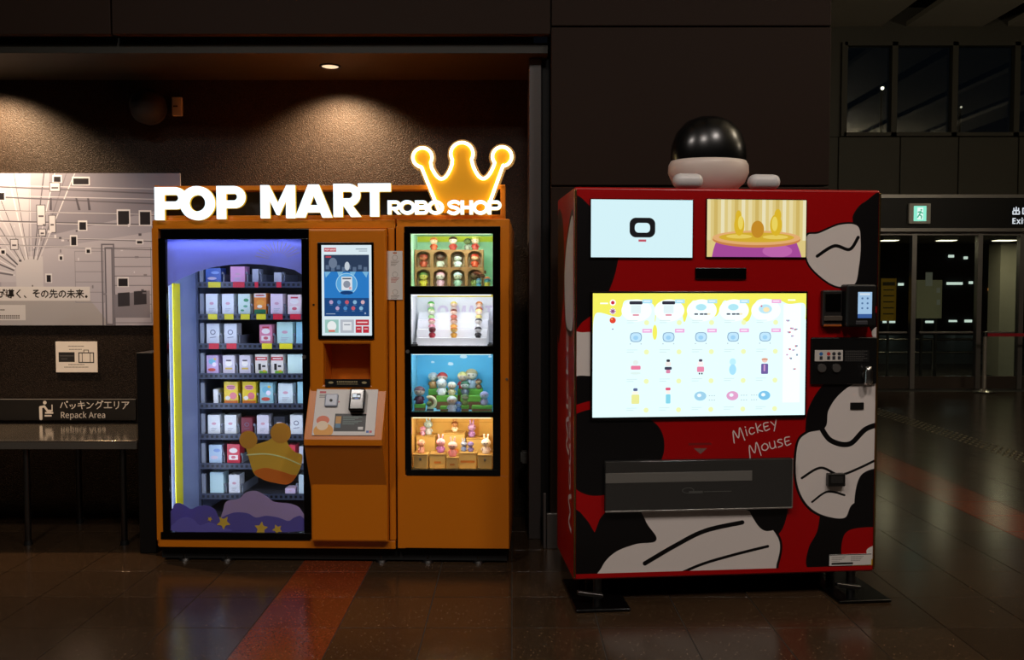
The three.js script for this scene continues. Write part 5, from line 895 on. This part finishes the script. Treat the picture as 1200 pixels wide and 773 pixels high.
  const cp = R2(950, 395, 1027, 450, 0.01), coin = obj('coin_panel', rb(cp.w, cp.h, 0.016, 0.007, cp.x, cp.y, 0.009), mat(0x0b0a0a, 0.35), Q);
  const st = R2(955, 410, 988, 423, 0.02);
  obj('panel_sticker', new THREE.PlaneGeometry(st.w, st.h).translate(st.x, st.y, 0.0178), mat(0xffffff, 0.5, 0, { map: canvas(264, 104, (g) => { g.fillStyle = '#c8c2ba'; g.fillRect(0, 0, 264, 104); for (const [x, c] of [[60, '#3a6aa8'], [130, '#c03030'], [180, '#2c2c30'], [230, '#2c2c30']]) { g.fillStyle = c; g.beginPath(); g.arc(x, 36, 17, 0, 7); g.fill(); g.fillStyle = '#34343a'; g.fillRect(x - 14, 58, 28, 34); } }) }), coin);
  const ln = R2(990, 410, 1019, 424, 0.02); obj('panel_text', new THREE.PlaneGeometry(ln.w, ln.h).translate(ln.x, ln.y, 0.0178), mat(0xffffff, 0.5, 0, { map: canvas(232, 112, (g) => { g.fillStyle = '#0c0b0b'; g.fillRect(0, 0, 232, 112); g.fillStyle = '#55524e'; for (let i = 0; i < 6; i++) for (let x = 6; x < 216 - (i * 37) % 70; x += 14) g.fillRect(x, 8 + i * 17, 10, 5); }) }), coin);
  for (const px of [963, 980]) { const p = m2(px, 431, 0.02); const k = obj('round_button', cyl(0.021, 0.021, 0.012, 24).rotateX(Math.PI / 2).translate(p.x, p.y, 0.02), M.brushed, coin); }
  const kh = m2(1016.5, 440, 0.03); const lock = obj('lock_handle', new THREE.LatheGeometry([[0, -0.045], [0.018, -0.045], [0.022, -0.03], [0.022, 0.025], [0.014, 0.032], [0.016, 0.045], [0, 0.05]].map((p) => new THREE.Vector2(...p)), 20).translate(kh.x, kh.y, 0.04), M.steel, Q);
  obj('handle_rose', cyl(0.02, 0.024, 0.04, 18).rotateX(Math.PI / 2).translate(kh.x, kh.y, 0.02), M.brushed, lock);
  obj('key_cover', qr(997, 471.5, 1012.5, 479.5, 0, 0.008, 0.002), M.black, Q);
  const br = obj('latch_box', qr(971, 555, 991, 570, 0, 0.03), mat(0x181614, 0.35), Q); const bq = R2(973.5, 557.5, 988, 566, 0.031); obj('latch_window', bx(bq.w, bq.h, 0.004, bq.x, bq.y, 0.031), mat(0x2c2a28, 0.2), br);
  const sk = R2(972, 649, 1021, 662, 0.004);
  obj('white_sticker', bx(sk.w, sk.h, 0.002, sk.x, sk.y, 0.003), M.white, Q); obj('sticker_print', new THREE.PlaneGeometry(sk.w, sk.h).translate(sk.x, sk.y, 0.0046), mat(0xffffff, 0.5, 0, { map: canvas(392, 104, (g) => { g.fillStyle = '#d6d0ca'; g.fillRect(0, 0, 392, 104); g.fillStyle = '#2a2826'; g.fillRect(0, 0, 392, 8); g.fillRect(20, 76, 200, 20); g.fillStyle = '#6a6662'; for (let i = 0; i < 4; i++) { for (let x = 20; x < 150 - i * 18; x += 11) g.fillRect(x, 20 + i * 13, 8, 5); for (let x = 200; x < 320 - i * 12; x += 11) g.fillRect(x, 20 + i * 13, 8, 5); } }) }), Q);

  // plain rounded ornament that stands on top
  const c0 = m2(838, 217, -0.16), o3 = new THREE.Vector3(c0.x, t, -0.27).applyAxisAngle(new THREE.Vector3(0, 1, 0), Q.rotation.y).add(Q.position);
  const orn = thing('rounded_ornament', 'plain black dome ornament with a wide cream base band on top of the red machine', 'ornament', o3.toArray(), Q.rotation.y);
  const V2 = (p) => new THREE.Vector2(...p);
  obj('dome', new THREE.LatheGeometry([[0.19, 0.15], [0.2, 0.19], [0.195, 0.25], [0.17, 0.32], [0.12, 0.375], [0.06, 0.4], [0, 0.405]].map(V2), 40).scale(1, 1, 0.7), mat(0x090909, 0.25), orn);
  obj('base_band', new THREE.LatheGeometry([[0, 0.002], [0.1, 0.002], [0.14, 0.015], [0.19, 0.06], [0.212, 0.11], [0.21, 0.15], [0.198, 0.172], [0.17, 0.18], [0, 0.18]].map(V2), 40).scale(1, 1, 0.7), M.cream, orn);
  for (const [px, w2] of [[809, 0.075], [899, 0.08]]) {
    const p = m2(px, 214, 0).x, wp = new THREE.Vector3(p, t + 0.001, -0.045).applyAxisAngle(new THREE.Vector3(0, 1, 0), Q.rotation.y).add(Q.position);
    const pd = tag(obj('rounded_pad', rb(w2 * 2, 0.075, 0.085, 0.036, 0, 0.0375, 0), mat(lin(0.6, 0.57, 0.56), 0.4)), px < 850 ? 'rounded pale grey pad at the left front of the black dome ornament' : 'rounded pale grey pad at the right front of the black dome ornament', 'ornament'); pd.position.copy(wp); pd.rotation.y = Q.rotation.y;
  }
}

renderer.render(scene, camera);
